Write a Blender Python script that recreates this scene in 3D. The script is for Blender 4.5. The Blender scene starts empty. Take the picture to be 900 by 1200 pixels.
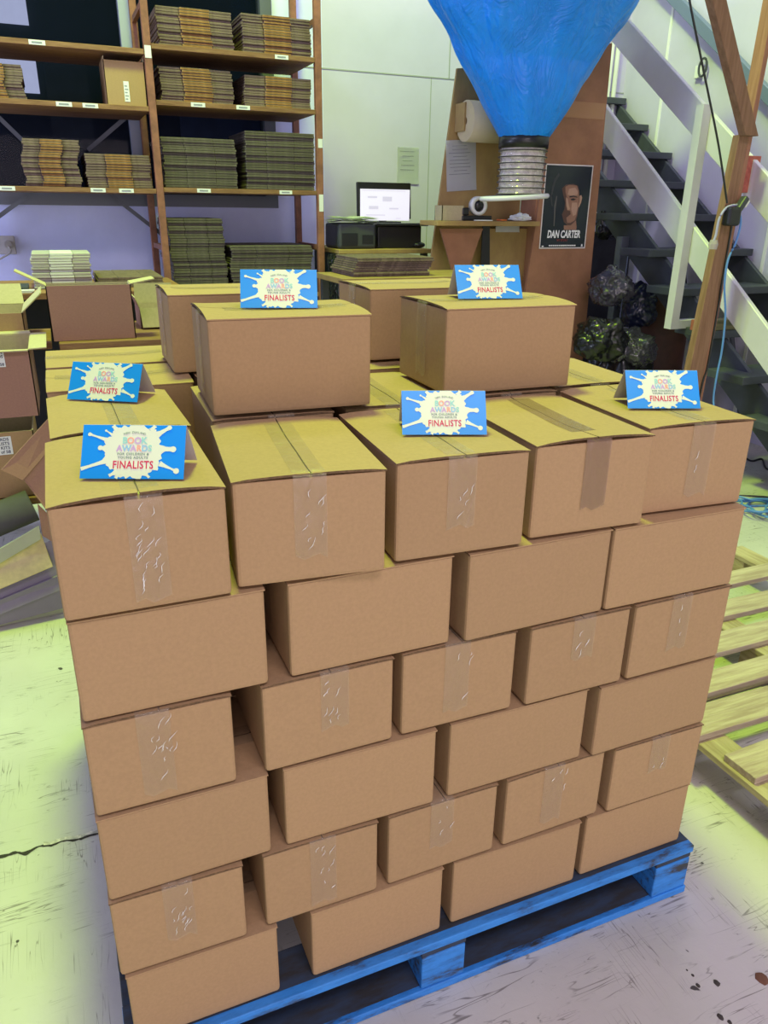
import bpy, bmesh, math, random
from mathutils import Vector, Matrix, noise
random.seed(7)
C = bpy.context.scene.collection
sc = bpy.context.scene
PI = math.pi
FZ = 0.145                      # height of the pallet deck above the floor
H = 0.1675                      # carton height

# ------------------------------------------------------------------ camera
CF = 886.1; CL = Vector((0.0473, -0.9665, 1.3515 + FZ)); YAW, PIT, ROL = 0.4, 0.3814, 0.01341
_cy, _sy, _cp, _sp = math.cos(YAW), math.sin(YAW), math.cos(PIT), math.sin(PIT)
_f = Vector((_sy*_cp, _cy*_cp, -_sp)); _r = Vector((_cy, -_sy, 0)); _u = _r.cross(_f)
_c, _s = math.cos(ROL), math.sin(ROL)
RR = _r*_c + _u*_s; UU = -_r*_s + _u*_c; FF = _f
cam = bpy.data.cameras.new('camera'); co = bpy.data.objects.new('camera', cam); C.objects.link(co)
M = Matrix((RR, UU, -FF)).transposed().to_4x4(); M.translation = CL
co.matrix_world = M
cam.sensor_fit = 'VERTICAL'; cam.sensor_height = 36; cam.lens = CF*36/1200
cam.clip_start = .02; cam.clip_end = 100
sc.camera = co

def at(u, v, ax, val):
    "where the sight line of photo point (u, v) meets the plane axis=val"
    d = RR*((u-450)/CF) - UU*((v-600)/CF) + FF
    t = (val - CL[ax])/d[ax]
    return CL + d*t
X_, Y_, Z_ = 0, 1, 2

# ------------------------------------------------------------------ materials
def mat(name, col, rough=.7, metal=0, spec=.5, emit=None, estr=0, var=0, vscale=8, bump=0, bscale=60, col2=None, alpha=None, rnd=0, stretch=(1,1,1), coat=0, trans=0):
    m = bpy.data.materials.new(name); m.use_nodes = True
    nt = m.node_tree; N = nt.nodes; L = nt.links; b = N['Principled BSDF']
    b.inputs['Base Color'].default_value = (*col, 1); b.inputs['Roughness'].default_value = rough
    b.inputs['Metallic'].default_value = metal; b.inputs['Specular IOR Level'].default_value = spec
    b.inputs['Coat Weight'].default_value = coat
    b.inputs['Transmission Weight'].default_value = trans
    if alpha is not None: b.inputs['Alpha'].default_value = alpha
    if emit: b.inputs['Emission Color'].default_value = (*emit, 1); b.inputs['Emission Strength'].default_value = estr
    tc = N.new('ShaderNodeTexCoord'); mp = N.new('ShaderNodeMapping'); mp.inputs['Scale'].default_value = stretch
    L.new(tc.outputs['Object'], mp.inputs['Vector'])
    if var or col2:
        n = N.new('ShaderNodeTexNoise'); n.inputs['Scale'].default_value = vscale; n.inputs['Detail'].default_value = 6; n.inputs['Roughness'].default_value = .65
        L.new(mp.outputs[0], n.inputs['Vector'])
        mx = N.new('ShaderNodeMix'); mx.data_type = 'RGBA'
        c2 = col2 or tuple(c*(1-var) for c in col)
        mx.inputs['A'].default_value = (*c2, 1); mx.inputs['B'].default_value = (*(col if col2 else tuple(min(1, c*(1+var)) for c in col)), 1)
        cr = N.new('ShaderNodeMapRange'); cr.inputs['From Min'].default_value = .38; cr.inputs['From Max'].default_value = .62
        L.new(n.outputs['Fac'], cr.inputs['Value']); L.new(cr.outputs[0], mx.inputs['Factor'])
        out = mx.outputs['Result']
        if rnd:
            oi = N.new('ShaderNodeObjectInfo'); hs = N.new('ShaderNodeHueSaturation')
            mr = N.new('ShaderNodeMapRange'); mr.inputs['To Min'].default_value = 1-rnd; mr.inputs['To Max'].default_value = 1+rnd
            L.new(oi.outputs['Random'], mr.inputs['Value']); L.new(mr.outputs[0], hs.inputs['Value']); L.new(out, hs.inputs['Color']); out = hs.outputs[0]
        L.new(out, b.inputs['Base Color'])
    if bump:
        n2 = N.new('ShaderNodeTexNoise'); n2.inputs['Scale'].default_value = bscale; n2.inputs['Detail'].default_value = 4
        L.new(mp.outputs[0], n2.inputs['Vector'])
        bp = N.new('ShaderNodeBump'); bp.inputs['Strength'].default_value = bump; bp.inputs['Distance'].default_value = .01
        L.new(n2.outputs['Fac'], bp.inputs['Height']); L.new(bp.outputs[0], b.inputs['Normal'])
    return m

CARD = (.385, .246, .128)
m_card = mat('cardboard', CARD, .78, spec=.25, var=.045, vscale=160, bump=.12, bscale=7, rnd=.05)
# faint vertical flute ribs
def add_flutes(m, axis_scale=(1,1,0), freq=170, amt=.05):
    nt = m.node_tree; N = nt.nodes; L = nt.links; b = N['Principled BSDF']
    tc = N.new('ShaderNodeTexCoord'); w = N.new('ShaderNodeTexWave'); mp = N.new('ShaderNodeMapping')
    mp.inputs['Scale'].default_value = (*axis_scale[:2], axis_scale[2]); w.inputs['Scale'].default_value = freq/6.28
    w.wave_type = 'BANDS'; w.bands_direction = 'DIAGONAL'; w.inputs['Distortion'].default_value = .6; w.inputs['Detail'].default_value = 1
    L.new(tc.outputs['Object'], mp.inputs[0]); L.new(mp.outputs[0], w.inputs['Vector'])
    old = b.inputs['Normal'].links[0].from_node if b.inputs['Normal'].links else None
    bp = N.new('ShaderNodeBump'); bp.inputs['Strength'].default_value = amt; bp.inputs['Distance'].default_value = .003
    L.new(w.outputs['Fac'], bp.inputs['Height'])
    if old: L.new(old.outputs[0], bp.inputs['Normal'])
    L.new(bp.outputs[0], b.inputs['Normal'])
add_flutes(m_card)
m_card_pink = mat('cardboard_rosy', (.34, .185, .145), .8, spec=.2, var=.05, vscale=140, bump=.1, bscale=9)
m_card_in = mat('cardboard_inner', (.47, .40, .25), .8, spec=.2, var=.05, vscale=90)
m_edge = mat('cardboard_edge', (.13, .075, .035), .9, var=.3, vscale=260)
m_fold = mat('folded_cardboard', (.155, .108, .095), .85, spec=.2, var=.25, vscale=40, rnd=.12)
m_foldmid = mat('folded_cardboard_middle', (.27, .135, .05), .85, spec=.2, var=.2, vscale=40, rnd=.12)
m_olive = mat('grey_olive_cardboard', (.105, .088, .075), .85, spec=.2, var=.15, vscale=40, rnd=.14)
m_whitecard = mat('white_card_sheet', (.66, .68, .66), .6, rnd=.04, var=.03)
m_greycard = mat('grey_card_sheet', (.40, .37, .36), .7, rnd=.1, var=.08)

def tape_mat(name, col, alpha, rough=.16, k=1.0):
    m = mat(name, col, rough, spec=.6, alpha=alpha, coat=.5)
    nt = m.node_tree; N = nt.nodes; L = nt.links; b = N['Principled BSDF']
    tc = N.new('ShaderNodeTexCoord'); mp = N.new('ShaderNodeMapping'); mp.inputs['Scale'].default_value = (1, 1, .45)
    oi = N.new('ShaderNodeObjectInfo'); ad = N.new('ShaderNodeVectorMath'); ad.operation = 'ADD'
    L.new(tc.outputs['Object'], ad.inputs[0]); L.new(oi.outputs['Location'], ad.inputs[1])
    n = N.new('ShaderNodeTexNoise'); n.inputs['Scale'].default_value = 26; n.inputs['Detail'].default_value = 7; n.inputs['Distortion'].default_value = 1.6
    L.new(ad.outputs[0], mp.inputs[0]); L.new(mp.outputs[0], n.inputs['Vector'])
    bp = N.new('ShaderNodeBump'); bp.inputs['Strength'].default_value = .85*k; bp.inputs['Distance'].default_value = .012
    L.new(n.outputs['Fac'], bp.inputs['Height']); L.new(bp.outputs[0], b.inputs['Normal']); L.new(bp.outputs[0], b.inputs['Coat Normal'])
    b.inputs['Coat Roughness'].default_value = .07
    return m
m_tape = tape_mat('clear_packing_tape', (.52, .41, .28), .24, .22, .7)
m_tape_dull = tape_mat('stuck_packing_tape', (.30, .19, .12), .5, .3, .3)
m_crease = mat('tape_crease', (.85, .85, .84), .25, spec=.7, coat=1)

def wood_mat(name, c1, c2, sc_=(1, 12, 12), rough=.7, vs=4, rnd=.12, bump=.3):
    return mat(name, c1, rough, spec=.25, col2=c2, vscale=vs, stretch=sc_, rnd=rnd, bump=bump, bscale=14)
m_pine_x = wood_mat('pallet_timber', (.50, .41, .30), (.34, .25, .19))
m_pine_y = wood_mat('pallet_timber_lengthwise', (.48, .39, .24), (.32, .24, .14), (12, 1, 12))
m_post = wood_mat('post_timber', (.37, .18, .115), (.28, .13, .08), (14, 14, 1), vs=3)
m_post_tan = wood_mat('post_timber_tan', (.28, .155, .095), (.20, .105, .06), (14, 14, 1), vs=3)
m_post_red = wood_mat('red_sawn_end', (.46, .14, .10), (.33, .09, .07), (10, 10, 10), vs=3)
m_shelf = wood_mat('shelf_board', (.29, .155, .08), (.20, .10, .05), (1, 8, 8), vs=5)
m_bench = wood_mat('bench_particle_board', (.37, .25, .10), (.30, .19, .08), (2, 2, 1), vs=3)
m_brownboard = mat('brown_fibreboard', (.31, .145, .08), .75, var=.12, vscale=5, bump=.05)
m_rackred = mat('rust_brown_steel', (.25, .10, .055), .5, var=.25, vscale=12)
m_steelgrey = mat('grey_steel', (.10, .11, .14), .45, var=.15, vscale=8)
m_dark = mat('black_plastic', (.012, .012, .014), .35, var=.1)
m_darkgrey = mat('charcoal_plastic', (.045, .05, .055), .45, var=.1)
m_white = mat('white_paint', (.72, .72, .68), .4, var=.04, vscale=5)
m_paper = mat('white_paper', (.74, .75, .78), .7, var=.02)
m_print = mat('grey_print', (.28, .29, .34), .8, var=.1)
m_bluepal = None

def blue_paint():
    m = mat('worn_blue_paint', (.03, .22, .62), .55)
    nt = m.node_tree; N = nt.nodes; L = nt.links; b = N['Principled BSDF']
    tc = N.new('ShaderNodeTexCoord'); mp = N.new('ShaderNodeMapping'); mp.inputs['Scale'].default_value = (2.5, 9, 9)
    n = N.new('ShaderNodeTexNoise'); n.inputs['Scale'].default_value = 3.4; n.inputs['Detail'].default_value = 9; n.inputs['Roughness'].default_value = .7
    L.new(tc.outputs['Object'], mp.inputs[0]); L.new(mp.outputs[0], n.inputs['Vector'])
    cr = N.new('ShaderNodeValToRGB'); e = cr.color_ramp.elements
    e[0].position = .36; e[0].color = (.035, .04, .045, 1); e[1].position = .47; e[1].color = (.025, .19, .55, 1)
    e.new(.60).color = (.035, .25, .70, 1)
    L.new(n.outputs['Fac'], cr.inputs[0]); L.new(cr.outputs[0], b.inputs['Base Color'])
    return m
m_bluepal = blue_paint()
m_bluedark = mat('dark_blue_boards', (.03, .05, .09), .75, col2=(.028, .028, .03), vscale=5, stretch=(2, 8, 8))

def floor_mat():
    m = bpy.data.materials.new('painted_concrete'); m.use_nodes = True
    nt = m.node_tree; N = nt.nodes; L = nt.links; b = N['Principled BSDF']; b.inputs['Roughness'].default_value = .55
    tc = N.new('ShaderNodeTexCoord')
    def noise_(s, d=5, dist=0, scale=(1, 1, 1), rot=0, rough=.55):
        mp = N.new('ShaderNodeMapping'); mp.inputs['Scale'].default_value = scale; mp.inputs['Rotation'].default_value = (0, 0, rot)
        n = N.new('ShaderNodeTexNoise'); n.inputs['Scale'].default_value = s; n.inputs['Detail'].default_value = d; n.inputs['Distortion'].default_value = dist; n.inputs['Roughness'].default_value = rough
        L.new(tc.outputs['Object'], mp.inputs[0]); L.new(mp.outputs[0], n.inputs['Vector']); return n.outputs['Fac']
    def mr(v, a, b_, c=0, d=1):
        r = N.new('ShaderNodeMapRange'); r.inputs['From Min'].default_value = a; r.inputs['From Max'].default_value = b_; r.inputs['To Min'].default_value = c; r.inputs['To Max'].default_value = d
        L.new(v, r.inputs['Value']); return r.outputs[0]
    def mth(op, a, b_):
        x = N.new('ShaderNodeMath'); x.operation = op
        for i, q in enumerate((a, b_)):
            if isinstance(q, (int, float)): x.inputs[i].default_value = q
            else: L.new(q, x.inputs[i])
        return x.outputs[0]
    def mix(f, a, b_):
        x = N.new('ShaderNodeMix'); x.data_type = 'RGBA'
        L.new(f, x.inputs['Factor'])
        for k, q in (('A', a), ('B', b_)):
            if isinstance(q, tuple): x.inputs[k].default_value = (*q, 1)
            else: L.new(q, x.inputs[k])
        return x.outputs['Result']
    def hair(s, dist, scale, rot, w):           # thin scratch lines: level set of a noise
        n = noise_(s, 2, dist, scale, rot)
        a = mth('ABSOLUTE', mth('SUBTRACT', n, .5), 0)
        return mr(a, w, w*.35)
    base = mix(mr(noise_(2.2, 6), .35, .65), (.49, .475, .445), (.57, .55, .51))
    worn = mr(noise_(1.1, 7, .3), .47, .62)
    base = mix(mth('MULTIPLY', worn, .55), base, (.54, .48, .48))
    sc1 = mth('MULTIPLY', hair(2.2, .12, (1, 13, 1), .5, .010), mr(noise_(4.7, 3), .50, .62))
    sc2 = mth('MULTIPLY', hair(3.0, .10, (15, 1, 1), .9, .010), mr(noise_(5.3, 3, 0, (1, 1, 1), 1), .52, .64))
    sc3 = mth('MULTIPLY', hair(5, .2, (1, 11, 1), 2.2, .012), mr(noise_(7.1, 3, 0, (1, 1, 1), 2), .54, .64))
    scr = mth('MAXIMUM', mth('MAXIMUM', sc1, sc2), sc3)
    base = mix(mth('MULTIPLY', scr, .75), base, (.14, .12, .11))
    scuff = mth('MULTIPLY', mr(noise_(26, 7, .6, (1, 2.6, 1), .45, .75), .60, .67), mr(noise_(1.9, 4, .2), .46, .60))
    base = mix(mth('MULTIPLY', scuff, .7), base, (.17, .17, .15))
    spot = mr(noise_(20, 2, .2), .735, .75)
    base = mix(spot, base, (.05, .04, .04))
    L.new(base, b.inputs['Base Color'])
    bp = N.new('ShaderNodeBump'); bp.inputs['Strength'].default_value = .25; bp.inputs['Distance'].default_value = .004
    L.new(noise_(40, 6), bp.inputs['Height']); L.new(bp.outputs[0], b.inputs['Normal'])
    L.new(mr(noise_(6, 4), .3, .7, .4, .7), b.inputs['Roughness'])
    return m
m_floor = floor_mat()
m_wall = mat('painted_wall', (.55, .52, .68), .6, var=.03, vscale=2, bump=.03, bscale=30)

# ------------------------------------------------------------------ mesh helpers
def newobj(name, bm, m, parent=None, smooth=False):
    me = bpy.data.meshes.new(name)
    bmesh.ops.recalc_face_normals(bm, faces=bm.faces)
    bm.to_mesh(me); bm.free()
    for x in (m if isinstance(m, (list, tuple)) else [m]): me.materials.append(x)
    if smooth:
        for p in me.polygons: p.use_smooth = True
    o = bpy.data.objects.new(name, me); C.objects.link(o)
    if parent: o.parent = parent
    return o
def tag(o, label=None, cat=None, group=None, kind=None):
    if label: o['label'] = label
    if cat: o['category'] = cat
    if group: o['group'] = group
    if kind: o['kind'] = kind
    return o
def empty(name, loc, label, cat, group=None, rz=0):
    o = bpy.data.objects.new(name, None); C.objects.link(o); o.location = loc; o.rotation_euler = (0, 0, rz); o.empty_display_size = .05
    return tag(o, label, cat, group)
def dup(root, loc=None, rz=None, label=None, group=None):
    r = root.copy(); C.objects.link(r)
    if loc is not None: r.location = loc
    if rz is not None: r.rotation_euler = (0, 0, rz)
    if label: r['label'] = label
    if group: r['group'] = group
    for ch in list(root.children):
        c = ch.copy(); C.objects.link(c); c.parent = r
        for g in list(ch.children):
            d = g.copy(); C.objects.link(d); d.parent = c
    return r
def box(bm, a, b, bev=0, mi=0, rot=None, jit=0):
    "box between corners a and b, optionally bevelled, rotated by matrix rot"
    v = [Vector((x, y, z)) for x in (a[0], b[0]) for y in (a[1], b[1]) for z in (a[2], b[2])]
    if rot is not None: v = [rot @ p for p in v]
    vs = [bm.verts.new(p) for p in v]
    fs = [bm.faces.new([vs[i] for i in q]) for q in ((0,1,3,2),(4,6,7,5),(0,4,5,1),(2,3,7,6),(0,2,6,4),(1,5,7,3))]
    for f in fs: f.material_index = mi
    if bev:
        es = list({e for f in fs for e in f.edges})
        r = bmesh.ops.bevel(bm, geom=es, offset=bev, segments=2, affect='EDGES', profile=.5)
        for f in r['faces']: f.material_index = mi
    return fs
def slab(pts, t, bm=None, mi=0, nrm=None):
    "polygon through world points pts, thickness t along its normal"
    own = bm or bmesh.new()
    pts = [Vector(p) for p in pts]
    n = Vector((0, 0, 0))
    for i in range(len(pts)): n += (pts[i]-pts[0]).cross(pts[(i+1) % len(pts)]-pts[0])
    n = (nrm or n).normalized()
    A = [own.verts.new(p) for p in pts]; B = [own.verts.new(p+n*t) for p in pts]
    own.faces.new(A); own.faces.new(B[::-1])
    k = len(pts)
    for i in range(k): own.faces.new((A[i], A[(i+1) % k], B[(i+1) % k], B[i]))
    for f in own.faces:
        if mi and f.index == -1: f.material_index = mi
    return own
def tube(bm, path, r, n=8, cap=True, mi=0):
    path = [Vector(p) for p in path]; rings = []
    up = Vector((0, 0, 1))
    for i, p in enumerate(path):
        d = (path[min(i+1, len(path)-1)]-path[max(i-1, 0)]).normalized()
        a = d.cross(up if abs(d.z) < .9 else Vector((1, 0, 0))).normalized(); b = d.cross(a)
        rr = r[i] if isinstance(r, (list, tuple)) else r
        rings.append([bm.verts.new(p + (a*math.cos(2*PI*k/n) + b*math.sin(2*PI*k/n))*rr) for k in range(n)])
    for a, b in zip(rings, rings[1:]):
        for k in range(n): f = bm.faces.new((a[k], a[(k+1) % n], b[(k+1) % n], b[k])); f.material_index = mi
    if cap:
        for rg in (rings[0][::-1], rings[-1]): f = bm.faces.new(rg); f.material_index = mi
def spline(pts, k=8):
    P = [Vector(p) for p in pts]; out = []
    for i in range(len(P)-1):
        p0, p1, p2, p3 = P[max(i-1, 0)], P[i], P[i+1], P[min(i+2, len(P)-1)]
        for j in range(k):
            t = j/k; out.append(.5*((2*p1)+(p2-p0)*t+(2*p0-5*p1+4*p2-p3)*t*t+(3*p1-p0-3*p2+p3)*t**3))
    return out + [P[-1]]
def lathe(bm, prof, n=24, c=(0, 0, 0), mi=0):
    rings = [[bm.verts.new((c[0]+r*math.cos(2*PI*k/n), c[1]+r*math.sin(2*PI*k/n), c[2]+z)) for k in range(n)] for r, z in prof]
    for a, b in zip(rings, rings[1:]):
        for k in range(n): f = bm.faces.new((a[k], a[(k+1) % n], b[(k+1) % n], b[k])); f.material_index = mi
def poly(bm, pts, mi=0):
    f = bm.faces.new([bm.verts.new(p) for p in pts]); f.material_index = mi; return f
def text(s, size, m, parent, loc, bold=0, shear=0, sx=1, name='lettering', ax='z', rot=None, align='CENTER', spacing=1):
    cu = bpy.data.curves.new(name, 'FONT'); cu.body = s; cu.size = size; cu.align_x = align; cu.offset = bold; cu.shear = shear; cu.space_character = spacing
    cu.resolution_u = 3; cu.extrude = .00015
    tmp = bpy.data.objects.new(name, cu); C.objects.link(tmp)
    dg = bpy.context.evaluated_depsgraph_get(); me = bpy.data.meshes.new_from_object(tmp.evaluated_get(dg))
    bpy.data.objects.remove(tmp); bpy.data.curves.remove(cu)
    me.name = name; me.materials.clear(); me.materials.append(m)
    T = (rot or Matrix.Identity(4)) @ Matrix.Diagonal((sx, 1, 1, 1))
    me.transform(Matrix.Translation(loc) @ T)
    o = bpy.data.objects.new(name, me); C.objects.link(o); o.parent = parent
    return o
def struct(name, bm, m, label=None, parent=None):
    o = newobj(name, bm, m, parent)
    if not parent: o['kind'] = 'structure'
    if label: o['label'] = label
    return o

# ------------------------------------------------------------------ cartons
S, LG = .225, .295
def carton_body(w, d, h, tone=0):
    bm = bmesh.new(); t = .0035
    # gently bulged side walls on a rounded rectangle, open top covered by flaps, with a closed base
    def ring(z, k, inset=0):
        r = .005; pts = []
        hw, hd = w/2-inset, d/2-inset
        for cx, cy, a0 in ((hw-r, -hd+r, -PI/2), (hw-r, hd-r, 0), (-hw+r, hd-r, PI/2), (-hw+r, -hd+r, PI)):
            for j in range(3):
                a = a0 + j*PI/4; pts.append((cx+r*math.cos(a), cy+r*math.sin(a)))
            # mid-wall bulge points
            if a0 == -PI/2: pts.append((hw+k, 0))
            elif a0 == 0: pts.append((0, hd+k))
            elif a0 == PI/2: pts.append((-hw-k, 0))
            else: pts.append((0, -hd-k))
        return [bm.verts.new((x, y, z)) for x, y in pts]
    rs = [ring(.0006, -.001, .013), ring(.0034, -.001, .011), ring(.0042, 0, .0008), ring(.009, .0003), ring(h*.5, .0018), ring(h-.006, .0005), ring(h-.0045, 0, .001)]
    n = len(rs[0])
    for a, b in zip(rs, rs[1:]):
        for k in range(n): bm.faces.new((a[k], a[(k+1) % n], b[(k+1) % n], b[k]))
    bm.faces.new(rs[0][::-1]); bm.faces.new(rs[-1])
    return bm
def flap_mesh(w, d, h, side, long_x, lift, seed):
    "one outer top flap; side -1/+1; the seam runs along the long direction"
    rnd = random.Random(seed); bm = bmesh.new(); t = .0036; ov = .0008
    la = (w if long_x else d)/2 + ov; sa = (d if long_x else w)/2 + ov
    nu, nv = 12, 5
    l0, l1 = lift*rnd.uniform(.4, 1), lift*rnd.uniform(.4, 1)
    def P(i, j, top):
        u = -la + 2*la*i/nu; s = j/nv            # s: 0 at the hinge, 1 at the seam
        v = side*(sa - (sa-.0012)*s)
        e = abs(u/la)**3
        z = h-.004 + (l0 if u < 0 else l1)*e*math.sin(s*PI*.62) + .0007*math.sin(u*37+seed)*s
        if top: z += t
        if j == 0 and top: z -= .0016
        return bm.verts.new((u, v, z) if long_x else (v, u, z))
    A = [[P(i, j, 0) for j in range(nv+1)] for i in range(nu+1)]; B = [[P(i, j, 1) for j in range(nv+1)] for i in range(nu+1)]
    for i in range(nu):
        for j in range(nv):
            bm.faces.new((A[i][j], A[i][j+1], A[i+1][j+1], A[i+1][j])); bm.faces.new((B[i][j], B[i+1][j], B[i+1][j+1], B[i][j+1]))
    def wall(seq, mi=1):
        for (a, b), (c, d_) in zip(seq, seq[1:]): f = bm.faces.new((a, b, d_, c)); f.material_index = mi
    wall([(A[i][0], B[i][0]) for i in range(nu+1)], 0); wall([(A[i][nv], B[i][nv]) for i in range(nu+1)])
    wall([(A[0][j], B[0][j]) for j in range(nv+1)]); wall([(A[nu][j], B[nu][j]) for j in range(nv+1)])
    return bm
def tape_mesh(w, d, h, long_x, lift, drop, seed, tw=.048):
    "a strip over the seam that turns down both short ends"
    rnd = random.Random(seed+50); bm = bmesh.new(); off = rnd.uniform(-.008, .008)
    la = (w if long_x else d)/2; z = h+.0006
    prof = []
    for sgn in (-1, 1):
        pass
    d0, d1 = drop
    pr = [(-la-.0032, h-d0)] + [(-la-.0034, h-d0+(d0-.004)*k/8) for k in range(1, 9)] + [(-la-.0012, z+.0004)]
    pr += [(-la + 2*la*k/16, z + lift*.55*abs(-1+2*k/16)**3) for k in range(1, 16)]
    pr += [(la+.0012, z+.0004)] + [(la+.0034, h-.004-(d1-.004)*k/8) for k in range(0, 8)] + [(la+.0032, h-d1)]
    sk = rnd.uniform(-.004, .004)
    rows = []
    for i, (u, zz) in enumerate(pr):
        row = []
        for j in range(5):
            v = off + sk*(u/la) + tw*(-.5 + j/4)
            jag = .004*((j*7+seed) % 3) if i in (0, len(pr)-1) else 0
            q = (u, v, zz+jag) if long_x else (v, u, zz+jag)
            row.append(bm.verts.new(q))
        rows.append(row)
    for a, b in zip(rows, rows[1:]):
        for j in range(4): bm.faces.new((a[j], a[j+1], b[j+1], b[j]))
    return bm
protos = {}
def carton(cx, cy, z0, w, d, long_x, label, group, rz=0, lift=.0015, seed=0, tape=True, drop=None, h=H-.001, tmat=None, unique=False, creases=0):
    key = (round(w, 3), round(d, 3), long_x, round(lift, 4), seed % 3, drop, tmat is None, tape)
    rnd = random.Random(seed)
    dp = drop or (rnd.uniform(.07, .13), rnd.uniform(.07, .13))
    e = empty('cardboard_carton', (cx, cy, z0), label, 'carton', group, rz)
    bk = ('b', round(w, 3), round(d, 3), round(h, 4))
    if bk not in protos: protos[bk] = newobj('body', carton_body(w, d, h), m_card, e)
    else:
        o = protos[bk].copy(); C.objects.link(o); o.parent = e
    for s in (-1, 1):
        fk = ('f', round(w, 3), round(d, 3), long_x, s, round(lift, 4), seed % 5)
        if fk not in protos: protos[fk] = newobj('top_flap', flap_mesh(w, d, h, s, long_x, lift, seed % 5), [m_card, m_edge], e)
        else:
            o = protos[fk].copy(); C.objects.link(o); o.parent = e
    if tape:
        t = newobj('packing_tape', tape_mesh(w, d, h, long_x, lift, dp, seed), tmat or m_tape, e, smooth=True)
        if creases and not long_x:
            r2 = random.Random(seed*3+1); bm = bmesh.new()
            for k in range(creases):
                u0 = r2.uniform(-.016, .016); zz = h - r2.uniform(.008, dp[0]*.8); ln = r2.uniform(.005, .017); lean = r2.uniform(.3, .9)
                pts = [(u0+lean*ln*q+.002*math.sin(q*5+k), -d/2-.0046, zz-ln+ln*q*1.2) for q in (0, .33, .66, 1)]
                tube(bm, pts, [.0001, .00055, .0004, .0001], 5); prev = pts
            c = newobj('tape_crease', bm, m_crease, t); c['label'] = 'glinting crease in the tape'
    return e

ordn = {1: 'bottom', 2: 'second', 3: 'third', 4: 'fourth', 5: 'fifth', 6: 'sixth'}
pos5 = ['leftmost', 'second from the left', 'middle', 'second from the right', 'rightmost']
pos4 = ['leftmost', 'second from the left', 'second from the right', 'rightmost']
rows = {
 5: [(.000, .272), (.303, .583), (.604, .893), (.897, 1.203)],
 4: [(-.003, .212), (.254, .480), (.497, .719), (.742, .962), (.970, 1.208)],
 3: [(-.006, .260), (.285, .567), (.592, .893), (.912, 1.209)],
 2: [(-.004, .211), (.242, .456), (.473, .704), (.721, .957), (.977, 1.211)],
 1: [(.001, .262), (.321, .594), (.617, .919), (.933, 1.213)]}
sd = 0
for k, rw in rows.items():
    for i, (a, b) in enumerate(rw):
        sd += 1; lx = k % 2 == 1; d = S if lx else LG
        yo = [0, .004, -.003, .002, -.002][(sd*3) % 5]
        pp = (pos4 if lx else pos5)[i]
        lb = '%s %s carton in the front face, %s layer up from the pallet' % (pp, 'plain-sided' if lx else 'tape-ended', ordn[k]) if k > 1 else '%s plain-sided carton standing directly on the blue pallet at its front' % pp
        rz = math.radians(((sd*37) % 7 - 3)*.25)
        carton((a+b)/2, yo+d/2+.002, FZ+(k-1)*H, b-a-.004, d, lx, lb, 'cartons in the front face of the stack', rz, seed=sd, lift=.0012,
               drop=None if lx else (((.15, .13), (.11, .1), (.14, .12), (.09, .1), (.12, .1))[sd % 5]), creases=0 if lx else (14, 9, 4, 5, 3)[i])
HID = 'plain brown carton inside the stack, behind the cartons of its front face'
for k in range(1, 6):
    lx = k % 2 == 1
    grid = []
    if lx:
        for r in range(1, 5):
            for i in range(4): grid.append((.003+.3015*i, .236+.236*(r-1), .293, S, True, r == 1 or i in (0, 3)))
    else:
        for i in range(5): grid.append((.003+.243*i, .305, S, LG, False, True))
        for r in range(2):
            for i in range(4): grid.append((.003+.3015*i, .625+.245*r, .293, S, True, i in (0, 3)))
    for x, y, w, d, l, keep in grid:
        if True:
            sd += 1
            carton(x+w/2, y+d/2, FZ+(k-1)*H, w, d, l, HID, 'cartons inside the stack', seed=sd, lift=.001)
z6 = FZ+5*H; z7 = FZ+6*H+.0025
G6 = 'cartons of the sixth layer'; G7 = 'four cartons on top of the stack'
def c6(x, y, w, d, l, lb, rz=0, **kw):
    global sd; sd += 1
    return carton(x, y, z6, w, d, l, lb, G6, math.radians(rz), seed=sd, lift=kw.pop('lift', .0055), **kw)
c6(.111, .146, .222, .30, False, 'front left corner carton of the sixth layer, tent card on its taped lid', 0, drop=(.155, .1), creases=22)
c6(.358, .148, .222, .30, False, 'bare-lidded brown carton right of the front left corner carton in the sixth layer', -5.5, drop=(.13, .1), creases=9)
c6(.598, .150, .224, .30, False, 'sixth-layer brown carton with a tent card, middle of the front row', -3, drop=(.12, .1), creases=5)
c6(.845, .152, .226, .30, False, 'bare-lidded sixth-layer carton with a darker torn tape strip on its front', -3, drop=(.125, .1), tmat=m_tape_dull)
c6(1.095, .172, .228, .30, False, 'brown carton at the front right corner of the sixth layer, tent card on its lid', -4, drop=(.14, .1), creases=3)
c6(.116, .468, .222, .295, False, 'carton behind the front left corner carton, tent card at the lid back edge', 1)
c6(.386, .478, .222, .29, False, 'brown carton squeezed under the raised carton on the left, lid mostly covered', -2, lift=.0012)
c6(.638, .482, .222, .29, False, 'brown carton whose taped lid shows between the two raised front cartons', -3, lift=.0012)
c6(.880, .485, .224, .29, False, 'brown sixth-layer carton mostly hidden under the raised carton on the right', -1, lift=.0012)
c6(1.125, .500, .224, .29, False, 'brown carton behind the front right corner carton, bare taped lid', -4)
c6(.148, .790, .290, .235, True, 'left column carton with sideways tape, third from the front', 0, lift=.004)
c6(.148, 1.050, .290, .235, True, 'brown carton at the back left corner of the stack, tape running sideways', 0, lift=.004)
for x in (.452, .755, 1.058):
    for y in (.792, 1.048):
        c6(x, y, .290, .235, True, 'brown carton in the back of the sixth layer, tape running sideways', lift=.0012)
for o in C.objects:
    if o.get('label') == 'brown carton in the back of the sixth layer, tape running sideways': o['group'] = 'cartons at the back of the sixth layer'
def c7(x, y, lb, rz, creases=0):
    global sd; sd += 1
    return carton(x, y, z7, LG-.005, .235, True, lb, G7, math.radians(rz), seed=sd, lift=.006, drop=(.15, .1), h=H+.003)
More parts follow.
